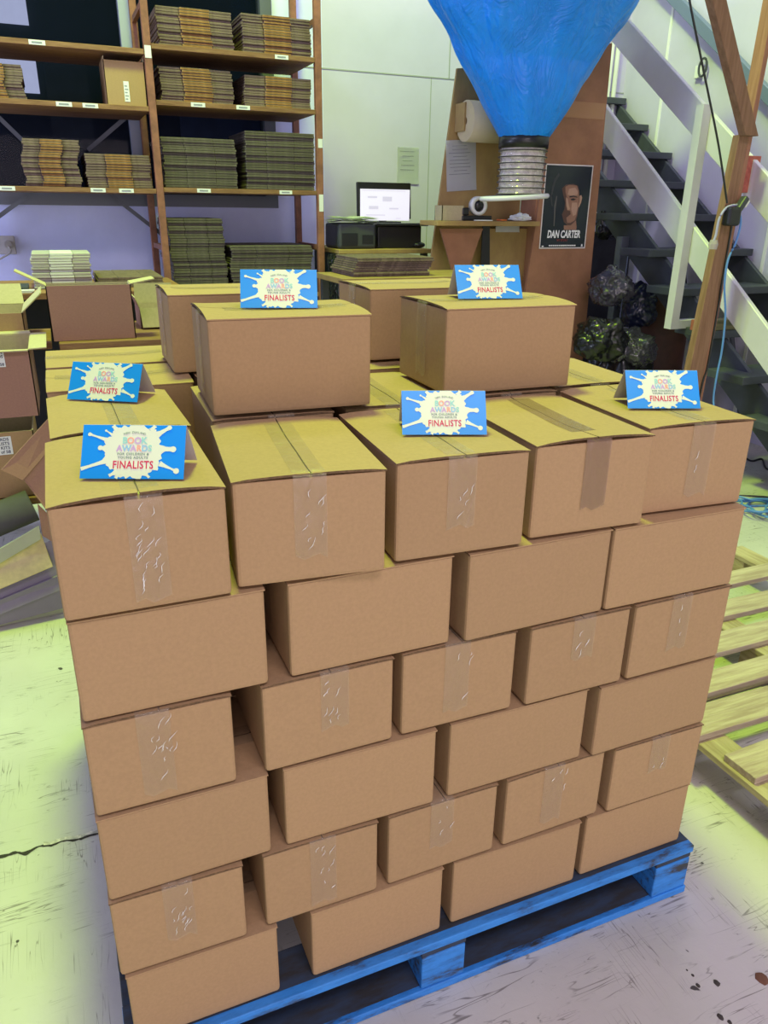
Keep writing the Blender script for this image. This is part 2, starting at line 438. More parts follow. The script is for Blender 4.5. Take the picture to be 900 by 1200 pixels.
c7(.424, .448, 'raised brown carton with a tent card on top, left of the two front ones', -3)
c7(.876, .462, 'raised brown carton with a tent card on top, right of the two front ones', -1.5)
c7(.410, .850, 'raised brown carton with a bare lid, behind the left carton that carries a card', -1)
c7(.872, .850, 'raised brown carton with a bare lid, behind the right carton that carries a card', -1)

# ------------------------------------------------------------------ tent cards
m_cblue = mat('bright_blue_print', (.005, .27, .86), .35, spec=.4)
m_splat = mat('pale_splat_print', (.74, .80, .62), .4, spec=.4)
m_cwhite = mat('white_card_back', (.58, .52, .56), .6)
TC = {'teal': (.32, .66, .60), 'salmon': (.85, .40, .30), 'purple': (.58, .38, .66), 'blue': (.30, .54, .74), 'grey': (.22, .30, .28), 'red': (.62, .015, .09)}
TM = {k: mat('print_'+k, v, .5) for k, v in TC.items()}
CW, CH = .14, .076
tilt = math.radians(32)          # the front panel leans back
def tent_card():
    e = empty('tent_card', (0, 0, 0), 'x', 'card', 'blue tent cards on the cartons')
    hh = CH*math.cos(tilt); dp = CH*math.sin(tilt)
    bm = bmesh.new()
    slab([(-CW/2, 0, .0006), (CW/2, 0, .0006), (CW/2, dp, hh), (-CW/2, dp, hh)], .0006, bm)
    newobj('front_panel', bm, m_cblue, e)
    bm = bmesh.new(); slab([(CW/2, 2*dp+.004, .0006), (-CW/2, 2*dp+.004, .0006), (-CW/2, dp+.0008, hh), (CW/2, dp+.0008, hh)], .0005, bm)
    newobj('back_panel', bm, m_cwhite, e)
    # local frame of the front face: x right, y up along the panel, z out
    Rf = Matrix.Rotation(PI/2-tilt, 4, 'X'); F = lambda x, y, n=.0012: Rf @ Vector((x*CW-CW/2, y*CH, n))
    bm = bmesh.new(); rs = random.Random(3)
    # irregular blob: angle-dependent radius, clipped to the card
    pts = []
    for k in range(120):
        a = 2*PI*k/120
        r = .41 + .018*math.sin(a*9+1) + .014*math.sin(a*17) + .012*math.sin(a*29+2) + rs.uniform(-.008, .008)
        x = .5 + .70*r*math.cos(a); y = .51 + 1.22*r*math.sin(a)
        pts.append((x, min(.995, max(.005, y))))
    c = bm.verts.new(F(.5, .5)); vs = [bm.verts.new(F(*p)) for p in pts]
    for k in range(120): bm.faces.new((c, vs[k], vs[(k+1) % 120]))
    def streak(x0, y0, x1, y1, w0, w1, blob=None, n=.0013):
        d = Vector(((x1-x0)*CW, (y1-y0)*CH)); d.normalize(); nx, ny = -d.y/CW, d.x/CH
        seg = [(0, w0), (.3, w0*.5+w1*.2), (.7, w1*.75), (1, w1)]
        L_ = [(x0+(x1-x0)*t+nx*w, y0+(y1-y0)*t+ny*w) for t, w in seg]; R_ = [(x0+(x1-x0)*t-nx*w, y0+(y1-y0)*t-ny*w) for t, w in seg]
        for i in range(3): bm.faces.new([bm.verts.new(F(*q, n)) for q in (L_[i], L_[i+1], R_[i+1], R_[i])])
        if blob: bm.faces.new([bm.verts.new(F(x1+blob*math.cos(2*PI*k/18)/CW, y1+blob*math.sin(2*PI*k/18)/CH, n+.0001)) for k in range(18)])
    streak(.27, .70, .07, .82, .004, .0016, .0026); streak(.30, .80, .225, .89, .003, .001, .0016)
    streak(.24, .55, .18, .57, .006, .003, .0034); streak(.26, .34, .006, .18, .004, .0026)
    streak(.34, .12, .28, .06, .004, .0025); streak(.38, .12, .345, .015, .0035, .0025)
    streak(.72, .82, .84, .955, .005, .003, .0032); streak(.66, .90, .70, .99, .004, .003); streak(.33, .9, .29, .985, .005, .003)
    streak(.78, .56, .885, .555, .005, .004, .0042); streak(.76, .29, .925, .155, .004, .0018, .0040)
    streak(.62, .12, .67, .03, .004, .002); 
    newobj('splat_print', bm, m_splat, e)
    def T(s, x, y, size, col, bold=0, sx=1, rot=0, spacing=1):
        R_ = Rf @ Matrix.Rotation(rot, 4, 'Z')
        return text(s, size, TM[col], e, F(x, y, .0016), bold, 0, sx, rot=R_, spacing=spacing)
    for s, x, cc in (('B', .415, 'teal'), ('O', .47, 'salmon'), ('O', .54, 'purple'), ('K', .60, 'teal')): T(s, x, .655, .0125, cc, .0004, .95)
    for s, x, cc in (('A', .365, 'purple'), ('W', .435, 'blue'), ('A', .50, 'purple'), ('R', .555, 'salmon'), ('D', .61, 'blue'), ('S', .66, 'teal')): T(s, x, .515, .0118, cc, .0004, .95)
    T('FOR CHILDREN &', .50, .440, .0046, 'grey', .0001, 1.05, spacing=1.15); T('YOUNG ADULTS', .50, .375, .0046, 'grey', .0001, 1.05, spacing=1.15)
    T('FINALISTS', .505, .195, .0152, 'red', .0002, .78, spacing=1.06)
    s = 'NEW ZEALAND'
    for i, ch in enumerate(s):
        t = (i-(len(s)-1)/2)/((len(s)-1)/2); T(ch, .505+.095*t, .845-.03*t*t, .0042, 'grey', 0, 1, -t*.28)
    return e
tc0 = tent_card()
spots = [(.108, .056, z6+H+.0055, -22, 'blue tent card reading FINALISTS on the front left corner carton'),
         (.1, .536, z6+H+.0055, -30, 'blue tent card reading FINALISTS turned on the carton behind the front left corner one'),
         (.606, .103, z6+H+.0055, -20, 'blue tent card on the lid at the middle of the sixth layer\'s front row'),
         (1.079, .120, z6+H+.0055, -20, 'blue tent card on the carton at the front right corner'),
         (.420, .420, z7+H+.0085, -17, 'blue tent card on top of the raised carton on the left'),
         (.880, .448, z7+H+.0085, -12, 'blue tent card on top of the raised carton on the right')]
for i, (x, y, z, a, lb) in enumerate(spots):
    o = tc0 if i == 0 else dup(tc0)
    o.location = (x, y, z-.0035); o.rotation_euler = (0, 0, math.radians(a)); o['label'] = lb

# ------------------------------------------------------------------ blue pallet
PL, PR, PF, PB = -.015, 1.235, -.020, 1.19
e = empty('wooden_pallet', (.61, .58, 0), 'worn blue painted pallet under the big stack of cartons', 'pallet')
def lb_(name, a, b, m, bev=.002, par=None, base=None):
    par = par or e; o = par.location
    bm = bmesh.new(); box(bm, (a[0]-o[0], a[1]-o[1], a[2]-o[2]), (b[0]-o[0], b[1]-o[1], b[2]-o[2]), bev)
    if name in ('deck_board', 'bottom_board') and m is m_bluepal:       # behind the cut the top face is worn and darker, the sawn front edge still blue
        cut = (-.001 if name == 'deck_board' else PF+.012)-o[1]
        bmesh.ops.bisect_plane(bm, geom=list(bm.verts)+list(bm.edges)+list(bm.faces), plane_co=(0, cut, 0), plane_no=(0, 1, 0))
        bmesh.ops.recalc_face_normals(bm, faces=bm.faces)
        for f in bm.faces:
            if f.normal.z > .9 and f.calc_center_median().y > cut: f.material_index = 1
        m = [m, m_bluedark]
    return newobj(name, bm, m, par)
n = 7
for i in range(n):
    w = .1; y = PF + (PB-PF-w)*i/(n-1)
    lb_('deck_board', (PL, y, FZ-.020), (PR, y+w, FZ-.0005), m_bluepal if i == 0 else m_bluedark)
for j, x in enumerate((PL, .545, PR-.1)):
    lb_('stringer_board', (x, PF+.005, FZ-.038), (x+.1, PB-.005, FZ-.0205), m_bluedark)
    for i, y in enumerate((PF, .53, PB-.1)):
        lb_('block', (x+.001 if j == 0 else x, y+.003, .0205), (x+.098, y+.1, FZ-.0385), m_bluepal if i == 0 else m_bluedark, .003)
for i, y in enumerate((PF, .53, PB-.1)):
    lb_('bottom_board', (PL, y, .001), (PR, y+.1, .020), m_bluepal if i == 0 else m_bluedark)

# ------------------------------------------------------------------ natural pallet, right
e = empty('wooden_pallet', (2.1, .6, 0), 'bare timber pallet lying on the floor to the right of the stack', 'pallet')
def yz(u, v, z=FZ): return at(u, v, Z_, z)
bds = [((878, 908), (846, 878)), ((827, 862), (828, 824)), ((830, 811), (840, 782)), ((840, 765), (845, 739)), ((850, 722), (854, 701)), ((857, 685), (862, 668))]
PX1 = 2.72
for i, (a, b) in enumerate(bds):
    y0 = yz(*a).y; y1 = yz(*b).y
    x0 = 1.545 if i == 0 else 1.50
    bm = bmesh.new(); box(bm, (x0-2.1, y0-.6, FZ-.022), (PX1-2.1, y1-.6, FZ-.001), .002)
    bmesh.ops.rotate(bm, verts=bm.verts, cent=(0, (y0+y1)/2-.6, 0), matrix=Matrix.Rotation([.03, -.01, .01, 0, -.008, .01][i], 3, 'Z'))
    newobj('deck_board', bm, m_pine_x, e)
for x in (1.535, 2.08, 2.62):
    lb_('stringer_board', (x, -.12, FZ-.042), (x+.1, 1.25, FZ-.0225), m_pine_y, par=e)
    for y in (-.115, .54, 1.14): lb_('block', (x+.001, y, .0195), (x+.098, y+.1, FZ-.0425), m_pine_y, .003, par=e)
for y in (-.12, .54, 1.14): lb_('bottom_board', (1.535, y, .001), (2.72, y+.1, .019), m_pine_x, par=e)

# ------------------------------------------------------------------ room
WY = 4.6; WX = 4.42; WH = 4.6
bm = bmesh.new(); box(bm, (-4, -4.5, -.1), (WX, WY, 0)); fl = struct('floor', bm, m_floor, 'worn pale green painted concrete floor')
m_lav = mat('wall_lavender_daylight', (.62, .64, .97), .6, var=.05, vscale=2.5, bump=.03, bscale=30)  # lavender daylight in the rack's shade, put into the wall colour
# window opening in the back wall
wb = at(30, 240, Y_, WY).z; wr = at(318, 130, Y_, WY).x+.02
bm = bmesh.new()
xl = at(379, 150, Y_, WY).x
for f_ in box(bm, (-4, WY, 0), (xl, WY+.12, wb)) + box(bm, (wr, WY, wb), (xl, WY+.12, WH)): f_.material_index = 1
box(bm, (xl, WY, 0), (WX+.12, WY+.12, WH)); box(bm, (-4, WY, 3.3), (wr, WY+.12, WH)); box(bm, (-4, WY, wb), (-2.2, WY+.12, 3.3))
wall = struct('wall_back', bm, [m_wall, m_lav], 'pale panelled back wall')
m_joint = mat('joint_grey', (.34, .36, .34), .7)
m_jointw = mat('joint_white', (.8, .8, .78), .5)
bm = bmesh.new(); p = at(378, 80, Y_, WY); q = at(520, 90, Y_, WY)
box(bm, (p.x-.2, WY-.003, p.z-.004), (WX, WY, p.z+.004)); box(bm, (2.86, WY-.003, p.z), (2.867, WY, WH)); box(bm, (2.72, WY-.002, 0), (2.725, WY, p.z))
struct('panel_joint', bm, m_joint, parent=wall)
bm = bmesh.new(); box(bm, (WX, -1.0, 0), (WX+.12, WY, WH)); wallr = struct('wall_right', bm, m_wall, 'pale panelled wall beside the stairs')
bm = bmesh.new()
for y in (at(790, 4, X_, WX).y, at(790, 4, X_, WX).y-1.2): box(bm, (WX-.006, y-.012, 0), (WX, y+.012, WH))
struct('cover_strip', bm, m_jointw, parent=wallr)
bm = bmesh.new(); tube(bm, [(4.30, WY-.03, 1.2), (4.30, WY-.03, WH)], .018, 10); tube(bm, [(4.25, WY-.03, 1.2), (4.25, WY-.03, WH)], .012, 10)
struct('conduit', bm, m_white, parent=wall)
# window: frame, mullion, dark glass and the dark office behind it
m_frame = mat('grey_aluminium', (.11, .12, .15), .4)
m_framel = mat('pale_aluminium', (.33, .35, .45), .4)
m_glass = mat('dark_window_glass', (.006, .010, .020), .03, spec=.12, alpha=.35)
bm = bmesh.new(); box(bm, (-2.2, WY-.02, wb), (wr, WY+.08, wb+.075)); box(bm, (wr-.075, WY-.02, wb+.075), (wr, WY+.08, 3.3))
win = struct('window_1', bm, m_frame, 'long dark interior window behind the shelving')
mx = at(150, 60, Y_, WY).x
bm = bmesh.new(); box(bm, (mx-.035, WY-.015, wb+.0755), (mx+.035, WY+.07, 3.3)); struct('mullion', bm, m_framel, parent=win)
bm = bmesh.new(); box(bm, (-2.2, WY+.03, wb+.0755), (wr-.0755, WY+.036, 3.3)); struct('glass', bm, m_glass, parent=win)
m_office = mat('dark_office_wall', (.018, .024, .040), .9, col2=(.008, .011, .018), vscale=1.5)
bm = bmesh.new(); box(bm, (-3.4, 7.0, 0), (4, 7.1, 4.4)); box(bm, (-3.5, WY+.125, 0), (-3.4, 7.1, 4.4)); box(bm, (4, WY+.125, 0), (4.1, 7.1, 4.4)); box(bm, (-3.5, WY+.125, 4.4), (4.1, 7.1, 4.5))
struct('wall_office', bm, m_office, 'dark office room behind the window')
m_reflection = mat('reflection_glow', (.6, .65, .8), .5, emit=(.56, .62, .92), estr=1.35, var=.1)  # glowing panels behind the glass stand in for its bright reflections
OY = 6.98
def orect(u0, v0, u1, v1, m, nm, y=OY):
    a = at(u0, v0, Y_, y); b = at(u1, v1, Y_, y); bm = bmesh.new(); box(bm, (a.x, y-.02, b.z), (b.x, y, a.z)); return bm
o = newobj('reflection_panel', orect(-60, -60, 34, 30, m_reflection, ''), m_reflection); tag(o, kind='structure'); o.name = 'reflection_panel_1'; o['label'] = 'glowing panel imitating a bright reflection in the dark glass, top left'
o = newobj('reflection_panel_2', orect(-60, 64, 47, 110, m_reflection, ''), m_reflection); tag(o, kind='structure'); o['label'] = 'glowing strip imitating a lower bright reflection in the dark glass'
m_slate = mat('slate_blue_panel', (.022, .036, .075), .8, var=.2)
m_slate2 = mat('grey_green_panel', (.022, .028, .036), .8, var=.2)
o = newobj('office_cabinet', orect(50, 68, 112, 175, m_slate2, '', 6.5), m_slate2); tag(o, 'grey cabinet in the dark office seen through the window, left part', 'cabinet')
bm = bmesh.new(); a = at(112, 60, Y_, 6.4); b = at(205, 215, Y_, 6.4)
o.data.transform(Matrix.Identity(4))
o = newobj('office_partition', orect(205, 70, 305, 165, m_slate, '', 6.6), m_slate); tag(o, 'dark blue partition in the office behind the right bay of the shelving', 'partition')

# floor crack, left
pl = [(-60, 1012), (0, 1004), (18, 999), (30, 1000), (45, 992), (60, 990), (75, 985), (92, 983), (106, 978), (130, 974)]
bm = bmesh.new(); rs = random.Random(2)
P = spline([at(u, v, Z_, 0.0008) for u, v in pl], 5)
lo = []; hi = []
for p in P:
    w = rs.uniform(.002, .0075); lo.append(bm.verts.new((p.x, p.y-w, .0008))); hi.append(bm.verts.new((p.x, p.y+w, .0008)))
for i in range(len(P)-1): bm.faces.new((lo[i], lo[i+1], hi[i+1], hi[i]))
struct('crack', bm, mat('crack_dark', (.035, .03, .025), .95), parent=fl)
bm = bmesh.new(); lo = []; hi = []
for p in P[22:]:
    w = rs.uniform(.003, .011); lo.append(bm.verts.new((p.x, p.y+.001, .0012))); hi.append(bm.verts.new((p.x, p.y+.004+w, .0012)))
for i in range(len(lo)-1): bm.faces.new((lo[i], lo[i+1], hi[i+1], hi[i]))
struct('spalled_edge', bm, mat('spalled_concrete', (.55, .52, .44), .9, var=.3, vscale=80), parent=fl)
# debris chips at lower right
m_chip = mat('dark_debris', (.05, .04, .035), .8, var=.3)
for i, (u, v, s) in enumerate([(818, 1155, .004), (812, 1143, .003), (840, 1152, .006), (844, 1192, .006), (893, 1147, .012), (805, 1137, .002), (855, 1198, .004)]):
    p = at(u, v, Z_, 0); bm = bmesh.new(); bmesh.ops.create_icosphere(bm, subdivisions=2, radius=s)
    for q in bm.verts:
        q.co *= 1+.35*noise.noise(q.co*300+Vector((i, 0, 0))); q.co.z = abs(q.co.z)*.35; q.co.y *= 1.3
    o = newobj('floor_debris', bm, mat('rusty_debris', (.16, .07, .04), .9) if i == 4 else m_chip); o.location = (p.x, p.y, 0)
    tag(o, 'rusty brown scrap on the floor at the right edge' if i == 4 else 'small dark chip lying on the concrete near the lower right corner', 'debris', None if i == 4 else 'chips on the floor')

# ------------------------------------------------------------------ shelving rack
RY0, RY1 = 3.95, 4.48
rack = empty('storage_rack', (.7, 4.2, 0), 'tall shelving rack with rust brown uprights and timber shelves against the dark window', 'shelf')
def rb(name, a, b, m, par=None, bev=0):
    bm = bmesh.new(); o = rack.location; box(bm, (a[0]-o[0], a[1]-o[1], a[2]-o[2]), (b[0]-o[0], b[1]-o[1], b[2]-o[2]), bev); return newobj(name, bm, m, par or rack)
xs = (-.33, .685, 1.665)
for x in xs:
    for y in (RY0, RY1-.04): rb('upright', (x-.02, y, 0), (x+.02, y+.04, 3.0), m_rackred, bev=.003)
    for z in (.6, 1.245, 2.5): rb('end_tie', (x-.012, RY0+.041, z), (x+.012, RY1-.041, z+.03), m_rackred)
SZ = {'L': [2.292, 2.012, 1.587], 'R': [2.322, 2.048, 1.596, .98]}
labs = {('L', 0): [(45, 62)], ('L', 1): [(74, 114), (105, 116)], ('L', 2): [(8, 219), (115, 222), (148, 221)], ('R', 0): [(330, 60)], ('R', 1): [(232, 120), (285, 123)], ('R', 2): [(239, 222), (335, 223)]}
for bay, x0, x1 in (('L', xs[0]+.021, xs[1]-.021), ('R', xs[1]+.021, xs[2]-.021)):
    for k, z in enumerate(SZ[bay]):
        s = rb('shelf_board', (x0, RY0+.004, z-.026), (x1, RY1, z), m_shelf, bev=.002)
        for (u, v) in labs.get((bay, k), []):
            p = at(u, v, Y_, RY0); bm = bmesh.new(); box(bm, (p.x-.04-.7, RY0-4.2+.001, z-.024), (p.x+.04-.7, RY0-4.2+.0035, z-.002)); newobj('shelf_label', bm, m_paper, s)
            bm = bmesh.new(); box(bm, (p.x-.026-.7, RY0-4.2, z-.017), (p.x+.024-.7, RY0-4.2+.0009, z-.009)); newobj('label_print', bm, m_print, s)
for a, b in (((103, 176), (170, 118)), ((-40, 100), (30, 168)), ((-10, 260), (42, 222)), ((122, 222), (190, 275))):
    p = at(*a, Y_, RY1+.01); q = at(*b, Y_, RY1+.01); d = (q-p).normalized(); nn = Vector((-d.z, 0, d.x))*.012
    bm = bmesh.new(); slab([Vector(x)-rack.location for x in (p-nn, q-nn, q+nn, p+nn)], .004, bm); newobj('diagonal_brace', bm, m_steelgrey, rack)
for (u, v, h_) in ((377, 238, .05), (374, 168, .025)):
    p = at(u, v, Y_, RY0); bm = bmesh.new(); box(bm, (xs[2]-.012-.7, RY0-.002-4.2, p.z-h_), (xs[2]+.016-.7, RY0-4.2-.0005, p.z+h_)); newobj('upright_label', bm, m_paper, rack)
p = at(173, 58, Y_, RY0); bm = bmesh.new(); box(bm, (xs[1]-.017-.7, RY0-.002-4.2, p.z-.04), (xs[1]+.017-.7, RY0-4.2-.0005, p.z+.02)); newobj('upright_label', bm, m_paper, rack)

# flattened cartons: each one an object
def flat_proto(w, d, t, style):
    "folded-flat carton: a doubled sheet whose middle third stands proud at the front"
    bm = bmesh.new(); a = w*.30; b = w*.70; ins = .012 if style == 'mid' else .002
    mid = 1 if style in ('mid', 'white') else 0
    box(bm, (-w/2, -d/2+ins, 0), (-w/2+a, d/2, t*.94), 0, 0)
    box(bm, (-w/2+a+.0005, -d/2, 0), (-w/2+b, d/2, t*.97), 0, mid)
    box(bm, (-w/2+b+.0005, -d/2+ins, 0), (w/2, d/2, t*.94), 0, 0)
    bmesh.ops.bevel(bm, geom=list(bm.edges), offset=t*.16, segments=1, affect='EDGES')
    return bm
STK = {}
def flat_stack(x0, x1, y0, y1, z0, z1, style, label, group, t=.0135, jit=.006, mats=None):
    w, d = x1-x0, y1-y0; n = max(1, round((z1-z0)/t)); t = (z1-z0)/n
    mats = mats or {'mid': [m_fold, m_foldmid], 'plain': [m_olive], 'white': [m_greycard, m_whitecard]}[style]
    p = newobj('flattened_carton', flat_proto(w, d, t, style), mats); first = True
    rs = random.Random(int(x0*1000)+n)
    drift = 0
    for k in range(n):
        o = p if first else p.copy()
        if not first: C.objects.link(o)
        first = False
        drift = drift*.85 + rs.uniform(-jit, jit)
        o.location = ((x0+x1)/2+drift, (y0+y1)/2+rs.uniform(-jit, jit)*.8, z0+k*t+.0006); o.rotation_euler = (0, 0, rs.uniform(-.006, .006))
        tag(o, label, 'cardboard', group)
def px(u, y=RY0+.03): return at(u, 150, Y_, y).x
def pz(v, u=200, y=RY0+.03): return at(u, v, Y_, y).z
def rstack(u0, u1, v0, v1, bay, k, style, where, y0=RY0+.03, y1=RY1-.04, t=.0135):
    vm = (v0+v1)/2
    a = at(u0, vm, Y_, y0).x; b = at(u1, vm, Y_, y0).x; z0 = SZ[bay][k]+.001; z1 = at((u0+u1)/2, v0, Y_, y0).z
    lo_, hi_ = (xs[0], xs[1]) if bay == 'L' else (xs[1], xs[2])
    a = max(a, lo_+.035); b = min(b, hi_-.035)
    flat_stack(a, b, y0, y1, z0, z1, style, 'flattened %s carton %s' % ('grey-brown' if style == 'plain' else 'brown', where), 'flattened cartons '+where, t)
rstack(184, 272, 10, 48, 'R', 0, 'mid', 'in the left stack on the rack\'s top right shelf')
rstack(284, 366, 19, 56, 'R', 0, 'mid', 'in the right stack on the rack\'s top right shelf')
rstack(187, 272, 80, 117, 'R', 1, 'mid', 'in the left stack on the second shelf of the right bay')
rstack(288, 369, 90, 123, 'R', 1, 'mid', 'in the right stack on the second shelf of the right bay')
rstack(191, 277, 162, 219, 'R', 2, 'plain', 'in the left tall stack on the third shelf of the right bay')
rstack(287, 368, 155, 220, 'R', 2, 'plain', 'in the right tall stack on the third shelf of the right bay')
rstack(197, 264, 256, 330, 'R', 3, 'plain', 'in the upright pile on the lowest shelf of the rack', t=.0145)
rstack(272, 367, 288, 330, 'R', 3, 'plain', 'in the wide low pile on the lowest shelf of the rack', t=.0145)
rstack(-45, 27, 73, 110, 'L', 1, 'mid', 'in the stack cut off by the left edge on the second shelf')
rstack(27, 93, 163, 218, 'L', 2, 'mid', 'in the left two-part stack on the left bay\'s third shelf')
rstack(102, 181, 181, 219, 'L', 2, 'mid', 'in the right stack on the left bay\'s third shelf')

# open carton on the second shelf, left bay
def open_carton(name, corners_xy, z0, h, label, mwall, minn, flaps=(), th=.004, group=None, cat='carton', label_at=None):
    """open-topped box: corners_xy four (x,y) counter-clockwise from front-left; flaps: list of (side index, length, angle from vertical outwards in deg)"""
    cx = sum(p[0] for p in corners_xy)/4; cy = sum(p[1] for p in corners_xy)/4
    e = empty(name, (cx, cy, z0), label, cat, group)
    q = [Vector((p[0]-cx, p[1]-cy, 0)) for p in corners_xy]; zc = Vector((0, 0, h))
    bm = bmesh.new()
    for i in range(4):
        a, b = q[i], q[(i+1) % 4]; n_ = (b-a).cross(Vector((0, 0, 1))).normalized()
        vs = [bm.verts.new(x) for x in (a, b, b+zc, a+zc)]; ws = [bm.verts.new(x - n_*th) for x in (a, b, b+zc, a+zc)]
        bm.faces.new(vs).material_index = 0; bm.faces.new(ws[::-1]).material_index = 1
        for k in range(4): bm.faces.new((vs[k], ws[k], ws[(k+1) % 4], vs[(k+1) % 4])).material_index = 1
    bt = [bm.verts.new(x+Vector((0, 0, .001))) for x in q]; bm.faces.new(bt).material_index = 1
    me = newobj('body', bm, [mwall, minn], e)
    for (i, ln, ang) in flaps:
        a, b = q[i]+zc, q[(i+1) % 4]+zc; n_ = (b-a).cross(Vector((0, 0, 1))).normalized(); an = math.radians(ang)
        d = Vector((0, 0, math.cos(an)))*ln + n_*math.sin(an)*ln; ins = (b-a).normalized()*.006
        bm = bmesh.new(); fn = (b-a).cross(d).normalized()
        vs = [bm.verts.new(x) for x in (a, b, b+d-ins, a+d+ins)]; ws = [bm.verts.new(x - fn*th) for x in (a, b, b+d-ins, a+d+ins)]
        bm.faces.new(vs).material_index = 0; bm.faces.new(ws[::-1]).material_index = 1
        for k in range(4): bm.faces.new((vs[k], ws[k], ws[(k+1) % 4], vs[(k+1) % 4])).material_index = 1
        newobj('flap', bm, [mwall, minn], e)
    return e
y = RY0+.04; a = at(125, 113, Y_, y); b = at(172, 113, Y_, y); zt = at(150, 72, Y_, y).z
c = open_carton('open_carton', [(a.x, y), (b.x, y), (b.x, y+.3), (a.x, y+.3)], SZ['L'][1]+.001, zt-SZ['L'][1], 'open tan carton with a white label on the second shelf beside the rack upright', m_card, m_card_in, [(3, .02, -4), (1, .02, -4)])
bm = bmesh.new(); box(bm, (-.012, -.152, .02), (.016, -.1505, .12)); newobj('sticker', bm, m_paper, c)
bm = bmesh.new()
for k in range(5): box(bm, (-.008, -.1527, .03+k*.016), (.011 if k % 2 else .006, -.1521, .036+k*.016))
newobj('sticker_print', bm, m_print, c)

# wall socket with cable, left
p = at(8, 288, Y_, WY); e = empty('wall_socket', (p.x, WY, p.z), 'grey wall socket with a looped cable under the window at the left edge', 'socket')
bm = bmesh.new(); box(bm, (-.05, -.012, -.05), (.05, -.001, .06), .004); newobj('plate', bm, m_greycard, e)
bm = bmesh.new(); lathe(bm, [(0, 0), (.022, 0), (.022, .03), (0, .03)], 14); bmesh.ops.rotate(bm, verts=bm.verts, cent=(0, 0, 0), matrix=Matrix.Rotation(PI/2, 3, 'X')); bmesh.ops.translate(bm, verts=bm.verts, vec=(.01, -.013, .01)); newobj('plug', bm, m_greycard, e)
bm = bmesh.new(); tube(bm, spline([(.01, -.04, .0), (.02, -.06, -.03), (-.02, -.05, -.06), (-.1, -.04, -.09), (-.3, -.03, -.1)]), .006); newobj('cable', bm, m_greycard, e)

# ------------------------------------------------------------------ back-left table and what is on it
ty = 3.12; tz = at(30, 344, Y_, ty).z
e = empty('work_table', (.25, 3.5, 0), 'narrow timber table in front of the rack, at the left behind the open boxes', 'table')
bm = bmesh.new(); box(bm, (-.85, ty-3.5, tz-.03), (.42, 3.86-3.5, tz), .003); newobj('tabletop', bm, m_shelf, e)
bm = bmesh.new(); box(bm, (-.77, .305, .02), (.36, .32, tz-.031), .002); newobj('back_panel', bm, mat('dark_gap_sheet', (.012, .012, .015), .7), e)  # black sheet added to darken the gap between the open boxes
for x in (-.82, .37):
    for yy in (ty-3.5+.03, .30):
        bm = bmesh.new(); box(bm, (x, yy, 0), (x+.045, yy+.045, tz-.031), .003); newobj('leg', bm, m_rackred, e)
a = at(39, 320, Y_, 3.3); b = at(108, 320, Y_, 3.3); zt = at(75, 297, Y_, 3.3).z
flat_stack(a.x, b.x, 3.3, 3.62, tz+.001, zt, 'white', 'flattened grey and white card box in the neat stack on the back table', 'grey and white flattened boxes', t=.0125)
a = at(113, 320, Y_, 3.45); b = at(187, 320, Y_, 3.45); zt = at(150, 322, Y_, 3.45).z
flat_stack(a.x, b.x, 3.3, 3.8, tz+.001, zt, 'plain', 'flattened brown carton in the low pile right of the white-edged stack', 'low pile of flattened cartons', t=.013, mats=[m_fold])
bm = bmesh.new(); box(bm, (-.34, 3.2, tz+.001), (-.075, 3.42, tz+.022), .004); o = newobj('document_tray', bm, m_darkgrey); tag(o, 'dark flat tray lying on the back table at the left edge', 'tray')
for k in range(3):
    bm = bmesh.new(); box(bm, (-.30, 3.135, tz+.001+k*.004), (-.06, 3.19, tz+.0045+k*.004)); o = newobj('paper_sheet', bm, m_paper); o.location.x = k*.006
    tag(o, 'white paper sheet on the front edge of the back table', 'paper', 'papers on the back table')

# ------------------------------------------------------------------ open boxes behind and left of the stack
SUP = mat('support_timber', (.26, .17, .09), .8, var=.2)
def bpt(u, v, y): return at(u, v, Y_, y)
# a: upright pinkish carton behind the stack
def facebox(name, u0, v0, u1, v1, y, depth, label, mw=m_card_pink, mi=m_card_in, flaps=(), skew=0):
    a = bpt(u0, v1, y); b = bpt(u1, v1, y); zt = bpt((u0+u1)/2, v0, y).z; zb = bpt((u0+u1)/2, v1, y).z
    return open_carton(name, [(a.x, y), (b.x, y), (b.x+skew, y+depth), (a.x+skew, y+depth)], zb, zt-zb, label, mw, mi, flaps), zb
BZ = .62
def stand(x0, x1, y0, y1, ztop, label, leg=None):
    "a closed, taped carton column or timber trestle that carries the open boxes"
    e = empty('trestle_table', ((x0+x1)/2, (y0+y1)/2, 0), label, 'table')
    w, d = (x1-x0)/2, (y1-y0)/2
    bm = bmesh.new(); box(bm, (-w, -d, ztop-.03), (w, d, ztop-.001), .003); newobj('tabletop', bm, m_shelf, e)
    for lx_ in (-w+.03, (leg-(x0+x1)/2) if leg is not None else w-.03):
        for sy in (-1, 1):
            bm = bmesh.new(); box(bm, (lx_-.02, sy*(d-.03)-.02, 0), (lx_+.02, sy*(d-.03)+.02, ztop-.031), .003); newobj('leg', bm, m_rackred, e)
ba, zba = facebox('open_carton', 62, 334, 160, 398, 2.45, .13, 'upright open carton with a plain rosy brown front, right behind the stack\'s left column', flaps=[(3, .12, 62), (1, .10, 80)])
bb, zbb = facebox('open_carton', 167, 372, 215, 395, 2.7, .22, 'open carton with pale inner flaps, between the rosy carton and the raised cartons', flaps=[(0, .085, 168), (2, .09, 5), (3, .05, 20)])
zz = min(zba, zbb)
stand(.03, .80, 2.4, 3.0, zba-.001, 'low timber table that carries the rosy open carton behind the stack')
bb.location.z = zba+.002
